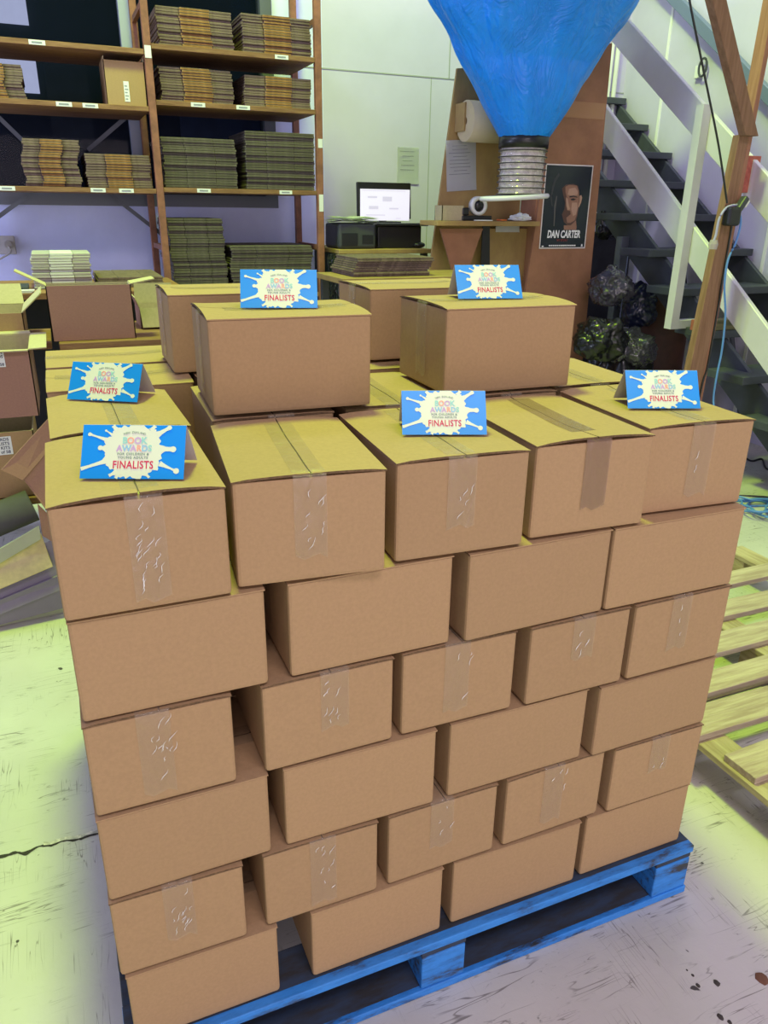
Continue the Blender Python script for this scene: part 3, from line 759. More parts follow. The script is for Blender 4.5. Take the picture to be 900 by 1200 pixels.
# c: open box far left, over d
bc, zbc = facebox('open_carton', -60, 368, 32, 402, 2.6, .34, 'wide open brown carton at the left edge, flaps spread toward the rosy carton', mw=m_card, flaps=[(1, .11, 48), (2, .10, 35)])
bd, zbd = facebox('open_carton', -60, 412, 47, 491, 2.12, .40, 'open brown carton with a small white label at the left edge, flaps folded flat', flaps=[(1, .06, 88), (2, .08, 90), (0, .02, 95)])
be_, zbe = facebox('open_carton', -70, 508, 52, 585, 2.1, .34, 'tipped open dark brown carton with a white AWARDS FINALISTS label, left of the stack', mw=m_card)
def sticker(parent, u0, v0, u1, v1, y, lines, rot=0, dy=.0015, ts=1.0):
    a = at(u0, v0, Y_, y-dy); b = at(u1, v1, Y_, y-dy); o = parent.location
    w, h = b.x-a.x, a.z-b.z; cx, cz = (a.x+b.x)/2-o.x, (a.z+b.z)/2-o.z
    cy = y-o.y
    bm = bmesh.new(); box(bm, (-w/2, -.0005, -h/2), (w/2, 0, h/2)); st = newobj('sticker', bm, m_paper, parent)
    st.matrix_local = Matrix.Translation((cx, cy-dy, cz)) @ Matrix.Rotation(rot, 4, 'Y')
    for i, s in enumerate(lines):
        text(s, h*.23*ts, m_ink, st, (w*.42, -.0008, h*(.27-.23*i)), .0003, 0, 1, rot=Matrix.Rotation(PI/2, 4, 'X'), align='RIGHT')
m_ink = mat('black_ink', (.03, .035, .08), .6)
sticker(bd, -16, 411, 7, 430, 2.12, ['BOOK ON', 'AWARDS', '', 'box 58'])
sticker(be_, -22, 514, 16, 532, 2.1, ['AWARDS', 'FINALISTS', 'KITS', 'box of 58'])
# loose boards, sleeves and flaps leaning below
def leaf(name, pts, th, m, label, cat='cardboard', edge=None):
    P = [at(u, v, Y_, y*.35+1.60) for u, v, y in pts]
    for p in P: p.z = max(p.z, .002)
    c = sum(P, Vector())/len(P); bm = bmesh.new(); slab([p-c for p in P], th, bm)
    bmesh.ops.bevel(bm, geom=list(bm.edges), offset=min(.0012, th*.3), segments=1, affect='EDGES')
    o = newobj(name, bm, m); o.location = c
    return tag(o, label, cat)
leaf('cardboard_flap', [(1, 551, .86), (57, 490, 1.0), (64, 520, 1.0), (27, 563, .86)], .004, m_card_pink, 'loose brown cardboard flap with a slanting pale edge beside the stack')
leaf('cardboard_flap', [(27, 561, .90), (66, 512, 1.02), (68, 600, 1.0), (56, 600, .9)], .004, m_card_pink, 'lower rosy cardboard flap wedged between the carton flap and the stack')
m_plast = mat('grey_plastic_sheet', (.085, .078, .098), .75, spec=.15, var=.08)
m_plastl = mat('lavender_grey_board', (.21, .175, .26), .6, var=.05)
m_pale = mat('pale_green_board', (.40, .41, .31), .6, var=.05)
# rolled grey sheet
bm = bmesh.new(); a = at(-60, 632, Y_, 1.98); b = at(38, 592, Y_, 2.02); tube(bm, [a, a.lerp(b, .5), b], .062, 20); o = newobj('grey_roll', bm, m_plast, smooth=False); tag(o, 'dark grey rolled plastic sheet lying left of the stack', 'roll')
for p_ in o.data.polygons: p_.use_smooth = len(p_.vertices) == 4
leaf('pale_board', [(-50, 672, .80), (46, 616, .90), (48, 632, .90), (-50, 690, .80)], .006, m_pale, 'pale green edged board under the grey roll')
leaf('cardboard_flap', [(44, 590, .95), (66, 612, 1.0), (70, 640, 1.0), (50, 628, .93)], .004, m_card_pink, 'narrow brown cardboard flap beside the grey roll end')
leaf('taped_cardboard', [(-50, 712, .74), (-50, 665, .9), (48, 625, .98), (62, 664, .84)], .006, mat('taped_ochre_card', (.42, .32, .13), .35, var=.12, vscale=30, coat=.3), 'ochre flattened carton with shiny tape, lying aslant left of the stack')
leaf('grey_board', [(-60, 745, .72), (-55, 690, .9), (56, 640, 1.0), (75, 690, .84)], .012, m_plastl, 'lavender grey box lid underneath the ochre taped carton')
bm = bmesh.new()
leaf('grey_board', [(-60, 800, .78), (-60, 728, .74), (75, 672, .86), (78, 712, .88)], .01, m_plastl, 'lavender grey box side leaning below its lid, left of the stack')
leaf('pale_board', [(-60, 815, .86), (-60, 770, .8), (78, 700, .92), (80, 722, .95)], .01, m_pale, 'pale green strip at the foot of the leaning boards')
leaf('grey_board', [(30, 648, .93), (66, 630, .98), (78, 668, .95), (50, 672, .9)], .005, m_plastl, 'small grey white corner piece poking out beside the stack')
# trestle under the pile of open boxes
print('ZS', zba, zbb, zbc, zbd, zbe)
bd.location.z = zbd
stand(-1.2, -.05, 2.08, 2.52, zbe-.004, 'low timber table under the pile of open boxes at the left edge', leg=-.5)
stand(-1.2, .0, 2.56, 2.98, zbc-.002, 'higher timber stand under the spread-flapped carton at the left edge', leg=-.5)

# ------------------------------------------------------------------ computer desk
dy0, dy1 = 3.9, 4.5
a = at(397, 290, Y_, dy0); b = at(506, 294, Y_, dy0); dz = (a.z+b.z)/2
desk = empty('computer_desk', ((a.x+b.x)/2, 4.2, 0), 'tall desk with a tan top and dark legs that carries the computer', 'desk')
def db(name, A, B, m, par, bev=.002):
    o = par.location; bm = bmesh.new(); box(bm, [A[i]-o[i] for i in range(3)], [B[i]-o[i] for i in range(3)], bev); return newobj(name, bm, m, par)
db('desktop', (a.x, dy0, dz-.028), (b.x, dy1, dz), m_bench, desk, .004)
for x in (a.x+.02, b.x-.06):
    for y in (dy0+.02, dy1-.06): db('leg', (x, y, 0), (x+.04, y+.04, dz-.0285), m_darkgrey, desk)
db('side_panel', (a.x+.005, dy0+.065, .3), (a.x+.018, dy1-.065, dz-.029), mat('dark_teal_panel', (.03, .055, .06), .6), desk)
db('lower_shelf', (a.x+.07, dy0+.07, .7), (b.x-.07, dy1-.07, .72), m_bench, desk)
# black box under the monitor
p = at(443, 286, Y_, 4.0); q = at(494, 265, Y_, 4.0)
bm = bmesh.new(); box(bm, (p.x, 4.0, dz+.001), (q.x, 4.3, q.z), .006); o = newobj('black_box', bm, m_dark); tag(o, 'low black case under the monitor on the desk', 'case')
bz = q.z
p = at(455, 268, Y_, 3.98); q2 = at(500, 268, Y_, 3.98)
e = empty('computer_keyboard', ((p.x+q2.x)/2-.04, 4.06, bz+.001), 'thin black keyboard on the black case under the monitor', 'keyboard')
bm = bmesh.new(); box(bm, (-.19, -.09, 0), (.19, .05, .012), .004); newobj('base', bm, m_dark, e)
bm = bmesh.new()
for r in range(4):
    for c_ in range(13): box(bm, (-.178+c_*.0275, -.082+r*.032, .0125), (-.154+c_*.0275, -.054+r*.032, .017))
newobj('key_block', bm, m_darkgrey, e)
# monitor
A = [at(u, v, Y_, 4.16) for u, v in ((418, 213), (481, 214), (486, 257), (424, 256))]
cx = sum(p.x for p in A)/4; w = .5*((A[1].x-A[0].x)+(A[2].x-A[3].x)); zt = (A[0].z+A[1].z)/2; zb = (A[2].z+A[3].z)/2
mon = empty('computer_monitor', (cx, 4.18, bz+.013), 'black computer monitor showing a bright white page', 'monitor', rz=0)
o = mon.location; h = zt-zb; th = math.radians(-4)
R = Matrix.Rotation(th, 4, 'X')
bm = bmesh.new(); box(bm, (-w/2, 0, 0), (w/2, .03, h), .004); me = newobj('bezel', bm, m_dark, mon); me.matrix_local = Matrix.Translation((0, 0, zb-o.z)) @ R
bm = bmesh.new(); box(bm, (-w/2+.014, -.0012, .018), (w/2-.014, -.0004, h-.014)); s = newobj('screen', bm, mat('lit_screen', (.2, .2, .22), .3, emit=(.90, .86, 1.0), estr=.95), mon); s.matrix_local = me.matrix_local.copy()
m_scr = mat('screen_text', (.1, .1, .1), .4, emit=(.78, .75, .90), estr=.88)
bm = bmesh.new()
for (x0, z0, x1, z1) in ((-.13, .16, -.06, .172), (-.02, .14, .05, .17), (-.12, .09, -.05, .11), (-.14, .05, .0, .056), (.03, .09, .10, .10), (-.17, .205, .15, .209), (-.14, .03, -.1, .035), (.08, .03, .12, .035)): poly(bm, [(x0, -.002, z0), (x1, -.002, z0), (x1, -.002, z1), (x0, -.002, z1)])
s2 = newobj('screen_text', bm, m_scr, s)
bm = bmesh.new(); box(bm, (-.03, .031, -.01), (.03, .05, h*.6), .004); box(bm, (-.11, -.03, -(zb-o.z)+.0005-.0), (.11, .12, -(zb-o.z)+.012), .004); box(bm, (-.025, .03, -(zb-o.z)+.0125), (.025, .055, .02), .003)
s = newobj('stand', bm, m_dark, mon); s.location = (0, 0, zb-o.z)
# printer
p = at(397, 286, Y_, 3.94); q = at(441, 262, Y_, 3.94)
pr = empty('desktop_printer', ((p.x+q.x)/2, 4.06, dz+.001), 'charcoal desktop printer with papers on top, left end of the desk', 'printer')
w = q.x-p.x; h = q.z-dz
bm = bmesh.new(); box(bm, (-w/2, -.12, 0), (w/2, .16, h), .018); newobj('housing', bm, m_darkgrey, pr)
bm = bmesh.new(); box(bm, (w*.12, -.1225, h*.2), (w*.42, -.1195, h*.55), .001); newobj('output_slot', bm, m_dark, pr)
bm = bmesh.new(); box(bm, (-w*.42, -.124, h*.12), (w*.0, -.1195, h*.62), .002); newobj('front_panel', bm, m_dark, pr)
for k in range(4):
    bm = bmesh.new()
    rows_ = [[bm.verts.new((-.16+.3*i/6, -.1+.22*j, .002+.012*math.sin(i*.8+k*.5)**2+.0045*k)) for j in (0, 1)] for i in range(7)]
    for r0, r1 in zip(rows_, rows_[1:]): bm.faces.new((r0[0], r0[1], r1[1], r1[0]))
    bmesh.ops.solidify(bm, geom=bm.faces, thickness=.001)
    o = newobj('paper_sheet', bm, m_paper); o.location = (pr.location.x-.01+k*.006, 4.03, dz+h+.003+.004*k); o.rotation_euler = (0, 0, .1*k-.15)
    tag(o, 'curled white paper sheet lying on the printer', 'paper', 'papers on the printer')
# mouse
p = at(504, 285, Y_, 4.0); bm = bmesh.new(); bmesh.ops.create_uvsphere(bm, u_segments=14, v_segments=8, radius=1)
bmesh.ops.scale(bm, verts=bm.verts, vec=(.045, .03, .02)); o = newobj('computer_mouse', bm, m_dark, smooth=True); o.location = (min(p.x, b.x-.05), 4.0, dz+.021); tag(o, 'black computer mouse at the right end of the desk', 'mouse')
# cable bundle left of desk
cb = bmesh.new(); rs = random.Random(5)
pts0 = []
for k in range(16):
    u = rs.uniform(384, 398); p0 = at(rs.uniform(392, 402), 289, Y_, 3.86); 
    P = [(p0.x-.01, 3.9+rs.uniform(0, .1), dz-.03)]
    z = dz-.06; x = at(u, 320, Y_, 3.86).x
    for j in range(9): P.append((x+rs.uniform(-.02, .02)+.012*math.sin(j+k), 3.86+rs.uniform(-.03, .03), z)); z -= .08
    tube(cb, spline(P, 4), .0035, 5)
o = newobj('cable_bundle', cb, m_dark); tag(o, 'tangle of black cables hanging down the left side of the desk', 'cables', kind='stuff')
# flat stack in front of the desk, on a low packing table
y0 = 3.03
a = at(416, 318, Y_, y0); b = at(505, 318, Y_, y0); zb_ = at(460, 324, Y_, y0).z; zt_ = at(460, 302, Y_, y0).z
e = empty('packing_table', ((a.x+b.x)/2+.1, 3.2, 0), 'low tan packing table in front of the computer desk', 'table')
db('tabletop', (a.x-.1, y0-.08, zb_-.03), (b.x+.42, 3.405, zb_), m_bench, e)
for x in (a.x-.08, b.x+.37):
    for y in (y0-.06, 3.35): db('leg', (x, y, 0), (x+.04, y+.04, zb_-.031), m_darkgrey, e)
flat_stack(a.x, b.x, y0, y0+.36, zb_+.001, zt_, 'plain', 'flattened brown carton in the pile on the packing table before the desk', 'flattened cartons before the desk', t=.0105, mats=[m_fold], jit=.01)
# papers on the walls
def wallpaper(u0, v0, u1, v1, y, label, lines=5, name='paper_notice', lean=0):
    a = at(u0, v0, Y_, y); b = at(u1, v1, Y_, y)
    bm = bmesh.new(); w, h = b.x-a.x, a.z-b.z
    n_ = 8; rws = [[bm.verts.new((x, -.002-.006*(i/n_)**3*(1 if x > 0 else .4), h/2-h*i/n_)) for x in (-w/2, w/2)] for i in range(n_+1)]
    for r0, r1 in zip(rws, rws[1:]): bm.faces.new((r0[0], r0[1], r1[1], r1[0]))
    bmesh.ops.solidify(bm, geom=bm.faces, thickness=.0006)
    o = newobj(name, bm, m_paper); o.location = ((a.x+b.x)/2, y, (a.z+b.z)/2); o.rotation_euler = (0, lean, 0); tag(o, label, 'paper')
    bm = bmesh.new(); rs = random.Random(int(u0))
    for k in range(lines):
        z = h*(.38-.62*k/max(1, lines)); ww = w*rs.uniform(.25, .42); 
        poly(bm, [(-ww, -.0036-.0004*k, z), (ww*rs.uniform(.5, 1), -.0036-.0004*k, z), (ww*.8, -.0036-.0004*k, z+h*.012), (-ww, -.0036-.0004*k, z+h*.012)])
    newobj('print', bm, m_print, o)
    return o
wallpaper(466, 172, 490, 216, WY, 'white notice pinned to the back wall above the monitor', 5)

# ------------------------------------------------------------------ packing bench with dispenser
by = 3.62
V_ = lambda *a: Vector(a)
bench = empty('packing_bench', (2.7, 3.6, 0), 'tall packing bench of tan board with a brown front board, under the blue tarpaulin', 'bench')
def bslab(name, pts, y, th, m, par=bench):
    P = [at(u, v, Y_, y)-par.location for u, v in pts]
    bm = bmesh.new(); slab(P, th, bm, nrm=Vector((0, 1, 0))); return newobj(name, bm, m, par)
def ext(p, q, z):   # continue the edge p->q (world) down to height z
    t = (z-p.z)/(q.z-p.z); return p + (q-p)*t
# left tan board, slanted left edge, down to the floor
TL = at(536, 80, Y_, by); BL = at(505, 306, Y_, by); TR = at(600, 60, Y_, by); BR = V_(at(650, 120, Y_, 3.42).x-.066, by, 1)
o = bench.location
P = [ext(TL, BL, .0), ext(BR, TR, .0) if False else Vector((BR.x, by, 0)), Vector((BR.x, by, TL.z+.05)), TL]
bm = bmesh.new(); slab([p-o for p in P], .018, bm, nrm=Vector((0, 1, 0))); newobj('back_board', bm, m_bench, bench)
# right brown board that carries the poster (frontal)
RYB = 3.42
TL2 = at(650, 120, Y_, RYB); BL2 = at(616, 340, Y_, RYB); TR2 = at(717, 55, Y_, RYB); BR2 = at(682, 375, Y_, RYB)
P = [Vector((ext(TL2, BL2, 0).x, RYB, 0)), Vector((TR2.x+.05, RYB, 0)), Vector((TR2.x, RYB, TR2.z+.02)), Vector((TR2.x-.42, RYB, TR2.z-.05)), TL2]
bm = bmesh.new(); slab([p-o for p in P], .02, bm, nrm=Vector((0, 1, 0))); newobj('front_board', bm, m_brownboard, bench)
p = at(650, 130, Y_, RYB); bm = bmesh.new(); box(bm, (p.x+.06-o.x, RYB-.002-o.y, p.z-.03), (TR2.x-.002-o.x, RYB-.0005-o.y, p.z+.06)); newobj('tape_patch', bm, mat('brown_tape', (.40, .20, .10), .3), bench)
# inner brown side board between the two, seen edge-on from the left
bm = bmesh.new(); x_ = TL2.x-.05; box(bm, (x_-.012-o.x, RYB+.021-o.y, 0), (x_-o.x, by-.001-o.y, TL.z), .001); newobj('side_board', bm, m_brownboard, bench)
# shelf
sa = at(513, 254, Y_, RYB-.05); sb = at(622, 266, Y_, RYB-.05); sz = (sa.z+sb.z)/2+.005
bm = bmesh.new(); box(bm, (sa.x+.0-o.x, RYB-.05-o.y, sz-.028), (TL2.x-.065-o.x, by-.001-o.y, sz), .003); newobj('shelf_board', bm, m_bench, bench)
bslab('brace_panel', [(516, 268), (566, 268), (548, 318), (530, 318)], RYB+.02, .012, m_brownboard)
bslab('lower_panel', [(574, 268), (626, 268), (618, 330), (572, 330)], RYB+.1, .012, m_bench)
bslab('dark_strut', [(566, 263), (574, 263), (574, 325), (563, 325)], RYB+.06, .01, m_dark)
# paper roll on bracket
p = at(568, 138, Y_, by-.1); e2 = bench
bm = bmesh.new(); r_ = .112
lathe(bm, [(.02, 0), (r_, 0), (r_, .34), (.02, .34), (.02, 0)], 32); bmesh.ops.rotate(bm, verts=bm.verts, cent=(0, 0, 0), matrix=Matrix.Rotation(PI/2, 3, 'Y'))
rl = newobj('paper_roll', bm, mat('kraft_paper', (.52, .43, .27), .7, var=.04), None, True)
for p_ in rl.data.polygons: p_.use_smooth = abs(p_.normal.x) < .5
a = at(545, 142, Y_, by-.11); rl.location = (a.x, by-.115, a.z); tag(rl, 'roll of tan kraft paper on the bench bracket beside the tarpaulin', 'roll')
bm = bmesh.new(); A = at(534, 122, Y_, by-.002); B = at(548, 156, Y_, by-.002)
box(bm, (A.x-o.x, by-.12-o.y, B.z), (A.x+.018-o.x, by-.001-o.y, A.z), .002); box(bm, (A.x+.019-o.x, by-.02-o.y, B.z-.02), (A.x+.40-o.x, by-.001-o.y, B.z+.03), .002); newobj('roll_bracket', bm, m_bench, bench)
bm = bmesh.new(); tube(bm, [(A.x+.02-o.x, by-.115-o.y, a.z), (a.x+.5-o.x, by-.115-o.y, a.z)], .012, 10); newobj('roll_spindle', bm, m_darkgrey, bench)
wp = wallpaper(524, 163, 556, 224, by-.003, 'white printed sheet taped to the tan board of the packing bench', 9, lean=-.07)
wp2 = wallpaper(581, 263, 608, 272, RYB+.098, 'small white note under the bench shelf', 1)
# things on the shelf
sy = RYB-.01
def onshelf(u, v, y=sy): p = at(u, v, Y_, y); return p.x
x0, x1 = onshelf(520, 245), onshelf(546, 245); e3 = open_carton('small_carton', [(x0, sy+.02), (x1, sy+.02), (x1, sy+.12), (x0, sy+.12)], sz+.001, .085, 'small tan open carton at the left end of the bench shelf', m_card_in, m_card_in)
tp = empty('tape_dispenser', (onshelf(562, 245), sy+.04, sz+.001), 'black tape dispenser with a white roll on the bench shelf', 'dispenser')
bm = bmesh.new(); box(bm, (-.11, -.025, 0), (.10, .025, .03), .006); box(bm, (-.11, -.024, .0301), (-.06, .024, .075), .008); newobj('base', bm, m_dark, tp)
bm = bmesh.new(); lathe(bm, [(.035, -.02), (.055, -.02), (.055, .02), (.035, .02), (.035, -.02)], 28); bmesh.ops.rotate(bm, verts=bm.verts, cent=(0, 0, 0), matrix=Matrix.Rotation(PI/2, 3, 'X')); bmesh.ops.translate(bm, verts=bm.verts, vec=(.01, 0, .085)); newobj('tape_roll', bm, m_white, tp, True)
bm = bmesh.new(); lathe(bm, [(0, -.018), (.03, -.018), (.03, .018), (0, .018)], 20); bmesh.ops.rotate(bm, verts=bm.verts, cent=(0, 0, 0), matrix=Matrix.Rotation(PI/2, 3, 'X')); bmesh.ops.translate(bm, verts=bm.verts, vec=(.01, 0, .085)); newobj('hub', bm, m_dark, tp, True)
sc_ = empty('scissors', (onshelf(591, 255), sy-.01, sz+.001), 'orange handled scissors on the bench shelf', 'scissors', rz=.3)
m_or = mat('orange_plastic', (.65, .13, .02), .4)
bm = bmesh.new()
for s in (-1, 1): tube(bm, [(-.03+.02*math.cos(t), s*.017+.012*math.sin(t), .006) for t in [2*PI*k/12 for k in range(13)]], .0045, 6)
newobj('handle', bm, m_or, sc_)
bm = bmesh.new(); box(bm, (-.01, -.006, .003), (.08, .006, .008), .001); newobj('blade', bm, m_darkgrey, sc_)
bm = bmesh.new(); bmesh.ops.create_icosphere(bm, subdivisions=4, radius=1)
for v in bm.verts:
    v.co *= 1+.5*noise.noise(v.co*2.2); v.co = Vector((v.co.x*.07, v.co.y*.035, max(v.co.z, -.6)*.026))
o2 = newobj('crumpled_paper', bm, m_paper); o2.location = (onshelf(612, 256), sy+.02, sz+.018); tag(o2, 'crumpled white paper at the right end of the bench shelf', 'paper')
bm = bmesh.new(); box(bm, (-.07, -.012, 0), (.05, .012, .006), .002); o2 = newobj('utility_knife', bm, m_paper); o2.location = (onshelf(565, 255), sy-.035, sz+.001); tag(o2, 'flat white strip in front of the tape dispenser on the shelf', 'strip')

# poster
PY = RYB-.0025
A = [at(u, v, Y_, PY) for u, v in ((640.5, 192.5), (696.5, 193.2), (684.5, 291), (631, 291.5))]
px0 = (A[0].x+A[3].x)/2; px1 = (A[1].x+A[2].x)/2; pz1 = (A[0].z+A[1].z)/2; pz0 = (A[2].z+A[3].z)/2
pw, ph = px1-px0, pz1-pz0
post = empty('wall_poster', (px0, PY, pz0), 'dark poster of a half-lit face reading DAN CARTER, on the brown bench board', 'poster')
def prect(name, x0, y0, x1, y1, d, m, par):
    bm = bmesh.new(); box(bm, (x0*pw, -d-.0003, y0*ph), (x1*pw, -d, y1*ph)); return newobj(name, bm, m, par)
prect('border', 0, 0, 1, 1, .0, mat('poster_white', (.75, .68, .68), .4), post)
pr_ = prect('picture', .02, .014, .98, .986, .0006, mat('poster_dark', (.012, .018, .026), .25), post)
def pp(pts, m, d):
    bm = bmesh.new(); poly(bm, [(x*pw, -d, y*ph) for x, y in pts]); return newobj('picture_print', bm, m, pr_)
# crop pixel -> poster fraction
def cf(x, y): 
    ly = (y-125)/985; xl = 205-95*ly; xr = 765-120*ly
    return ((x-xl)/(xr-xl), 1-ly)
sk1 = mat('print_skin', (.30, .15, .105), .4); sk2 = mat('print_skin_light', (.46, .27, .20), .4); sk3 = mat('print_skin_shadow', (.10, .045, .035), .4); dk = mat('print_dark', (.010, .010, .014), .35); rim = mat('print_rim', (.10, .09, .09), .4)
pp([cf(*q) for q in ((385, 400), (430, 355), (520, 345), (575, 365), (590, 440), (590, 540), (575, 640), (560, 720), (540, 790), (500, 830), (440, 830), (400, 790), (380, 700), (410, 640), (420, 560), (400, 480))], sk3, .0010)
pp([cf(*q) for q in ((425, 380), (470, 355), (560, 362), (582, 420), (585, 520), (572, 620), (555, 700), (530, 770), (480, 800), (440, 800), (430, 740), (480, 700), (480, 660), (440, 650), (450, 570), (440, 500), (425, 440))], sk1, .0013)
pp([cf(*q) for q in ((470, 400), (540, 385), (570, 430), (565, 470), (500, 480), (450, 470))], sk2, .0016)
pp([cf(*q) for q in ((500, 560), (560, 560), (565, 620), (545, 700), (510, 720), (490, 640))], sk2, .0016)
pp([cf(*q) for q in ((430, 500), (450, 520), (465, 600), (475, 640), (445, 650), (432, 600))], sk2, .0016)
pp([cf(*q) for q in ((470, 488), (520, 478), (565, 492), (565, 503), (520, 492), (472, 502))], dk, .0019)
pp([cf(*q) for q in ((485, 520), (515, 510), (548, 522), (520, 536), (490, 534))], dk, .0019)
pp([cf(*q) for q in ((405, 692), (440, 687), (485, 692), (484, 699), (440, 700), (405, 699))], sk3, .0019)
pp([cf(*q) for q in ((592, 480), (612, 470), (622, 500), (608, 560), (580, 620), (575, 600), (590, 540))], sk2, .0013)
pp([cf(*q) for q in ((545, 770), (550, 850), (545, 885), (400, 885), (400, 830), (480, 830))], sk1, .0012)
pp([cf(*q) for q in ((318, 485), (328, 490), (318, 560), (306, 640), (300, 740), (290, 840), (280, 840), (288, 700), (292, 600), (305, 540))], rim, .0013)
pp([cf(*q) for q in ((262, 480), (275, 470), (285, 420), (310, 330), (360, 250), (350, 225), (300, 290), (272, 380), (250, 500), (262, 600), (275, 610), (268, 560))], mat('print_hairlight', (.035, .036, .042), .4), .0013)
m_tw = mat('poster_lettering', (.85, .84, .86), .4); m_tr = mat('poster_red', (.22, .03, .03), .4)
RX = Matrix.Rotation(PI/2, 4, 'X')
text('DAN CARTER', ph*.125, m_tw, pr_, (pw*.5, -.0022, ph*.135), .0022, .12, .66, rot=RX)
text('MY STORY', ph*.04, m_tr, pr_, (pw*.48, -.0022, ph*.088), .0004, 0, .9, rot=RX)
bm = bmesh.new()
for k in range(14):
    x = .2+.042*k; poly(bm, [(x*pw, -.0022, .03*ph), ((x+.034)*pw, -.0022, .03*ph), ((x+.034)*pw, -.0022, .045*ph), (x*pw, -.0022, .045*ph)])
newobj('small_print', bm, m_tw, pr_); bm = bmesh.new()
poly(bm, [(.05*pw, -.0022, .022*ph), (.09*pw, -.0022, .022*ph), (.09*pw, -.0022, .036*ph), (.05*pw, -.0022, .036*ph)]); newobj('small_mark', bm, m_tw, pr_); bm = bmesh.new(); poly(bm, [(.90*pw, -.0022, .024*ph), (.94*pw, -.0022, .024*ph), (.93*pw, -.0022, .055*ph), (.91*pw, -.0022, .055*ph)])
newobj('small_mark', bm, m_tw, pr_)

# ------------------------------------------------------------------ blue tarpaulin funnel, hose, ring
TY = 3.14
c0 = at(614, 163, Y_, TY); ctop = at(626, 0, Y_, TY)
rt = (at(742, 0, Y_, TY).x-at(510, 0, Y_, TY).x)/2; r0 = (at(638, 160, Y_, TY).x-at(590, 160, Y_, TY).x)/2
tarp_e = empty('tarpaulin_funnel', (c0.x, TY, c0.z), 'large blue tarpaulin funnel hanging over the packing bench', 'tarpaulin')
m_tarp = mat('blue_tarpaulin', (.003, .25, .95), .36, spec=.5, var=.10, vscale=5)
nt = m_tarp.node_tree; N = nt.nodes; L = nt.links; b_ = N['Principled BSDF']
tc = N.new('ShaderNodeTexCoord'); n1 = N.new('ShaderNodeTexNoise'); n1.inputs['Scale'].default_value = 5; n1.inputs['Detail'].default_value = 6; n1.inputs['Distortion'].default_value = 1.4
vr = N.new('ShaderNodeTexVoronoi'); vr.feature = 'DISTANCE_TO_EDGE'; vr.inputs['Scale'].default_value = 6
mp_ = N.new('ShaderNodeMapping'); mp_.inputs['Scale'].default_value = (1, 1, .55); L.new(tc.outputs['Object'], mp_.inputs[0]); L.new(mp_.outputs[0], n1.inputs['Vector'])
L.new(n1.outputs['Color'], vr.inputs['Vector'])
ad = N.new('ShaderNodeMath'); ad.operation = 'ADD'; L.new(n1.outputs['Fac'], ad.inputs[0]); L.new(vr.outputs['Distance'], ad.inputs[1])
bp = N.new('ShaderNodeBump'); bp.inputs['Strength'].default_value = .45; bp.inputs['Distance'].default_value = .02; L.new(ad.outputs[0], bp.inputs['Height']); L.new(bp.outputs[0], b_.inputs['Normal'])
bm = bmesh.new(); NA, NZ = 320, 120; ztop = ctop.z-c0.z; shift = ctop.x-c0.x
rings = []
for j in range(NZ+1):
    t = j/NZ*1.75; z = ztop*t
    r = r0 + (rt*.985-r0)*t
    ring = []
    for k in range(NA):
        a = 2*PI*k/NA
        fold = (.030*math.sin(a*9+t*2.2+1.2*math.sin(t*3)) + .018*math.sin(a*17-t*4) + .03*noise.noise(Vector((math.cos(a)*2, math.sin(a)*2, t*2.5))))*min(1, .25+t)*.7
        fold += -.075*max(0, .22-abs(noise.noise(Vector((math.cos(a)*5+3, math.sin(a)*5, t*2.2+.4*math.sin(a*3))))))*min(1, .3+t) - .05*max(0, .16-abs(noise.noise(Vector((math.cos(a)*9, math.sin(a)*9+7, t*6)))))*min(1, .3+t)
        fx = 1; fy = .62
        rr = r*(1+fold) 
        x = rr*math.cos(a)*fx; y = rr*math.sin(a)*(1 if t < .05 else 1-.38*min(1, (t-.05)*2))
        x += .012*math.sin(z*24+a*3)*t
        ring.append(bm.verts.new((x+shift*t, y, z)))
    rings.append(ring)
for r1, r2 in zip(rings, rings[1:]):
    for k in range(NA): bm.faces.new((r1[k], r1[(k+1) % NA], r2[(k+1) % NA], r2[k]))
newobj('tarpaulin', bm, m_tarp, tarp_e, True)
bm = bmesh.new(); lathe(bm, [(r0*.97, -.05), (r0*1.04, -.05), (r0*1.05, .014), (r0*.97, .014)], 32); newobj('black_clamp_band', bm, m_dark, tarp_e, True)
zb_h = at(612, 228, Y_, TY).z-c0.z
# hose: clear ribbed plastic filled with white packing foam
m_hose = mat('clear_hose', (.75, .70, .68), .12, spec=.7, alpha=.35, coat=1)
hz = []
nr = 8; hr = r0*.97
for i in range(nr*6+1):
    t = i/(nr*6); hz.append((hr*(1+.035*math.cos(t*nr*2*PI)), -.03+(zb_h+.03)*t))
bm = bmesh.new(); lathe(bm, hz, 36); newobj('clear_hose', bm, m_hose, tarp_e, True)
bm = bmesh.new(); rs = random.Random(4)
lathe(bm, [(0, -.03)] + [(hr*.9+.006*math.sin(i*2.1), -.03+(zb_h+.035)*i/16) for i in range(17)] + [(0, zb_h+.005)], 36)
for v in bm.verts:
    k = noise.noise(v.co*28)*.014; d = Vector((v.co.x, v.co.y, 0)); 
    if d.length > .01: v.co += d.normalized()*k
newobj('foam_fill', bm, mat('white_packing_foam', (.62, .55, .50), .8, var=.35, vscale=26), tarp_e, True)
bm = bmesh.new()
for i in range(nr+1):
    zc_ = -.03+(zb_h+.03)*i/nr
    P = [(hr*1.045*math.cos(2*PI*k/36), hr*1.045*math.sin(2*PI*k/36), zc_) for k in range(37)]
    tube(bm, P, .0035, 6, cap=False)
newobj('hose_wire', bm, mat('dark_wire', (.05, .045, .04), .4), tarp_e, True)
bm = bmesh.new()
P = [(-.035+.20*math.cos(2*PI*k/48), .15*math.sin(2*PI*k/48), zb_h-.016+.012*math.cos(2*PI*k/48)) for k in range(49)]
tube(bm, P, .014, 10, cap=False)
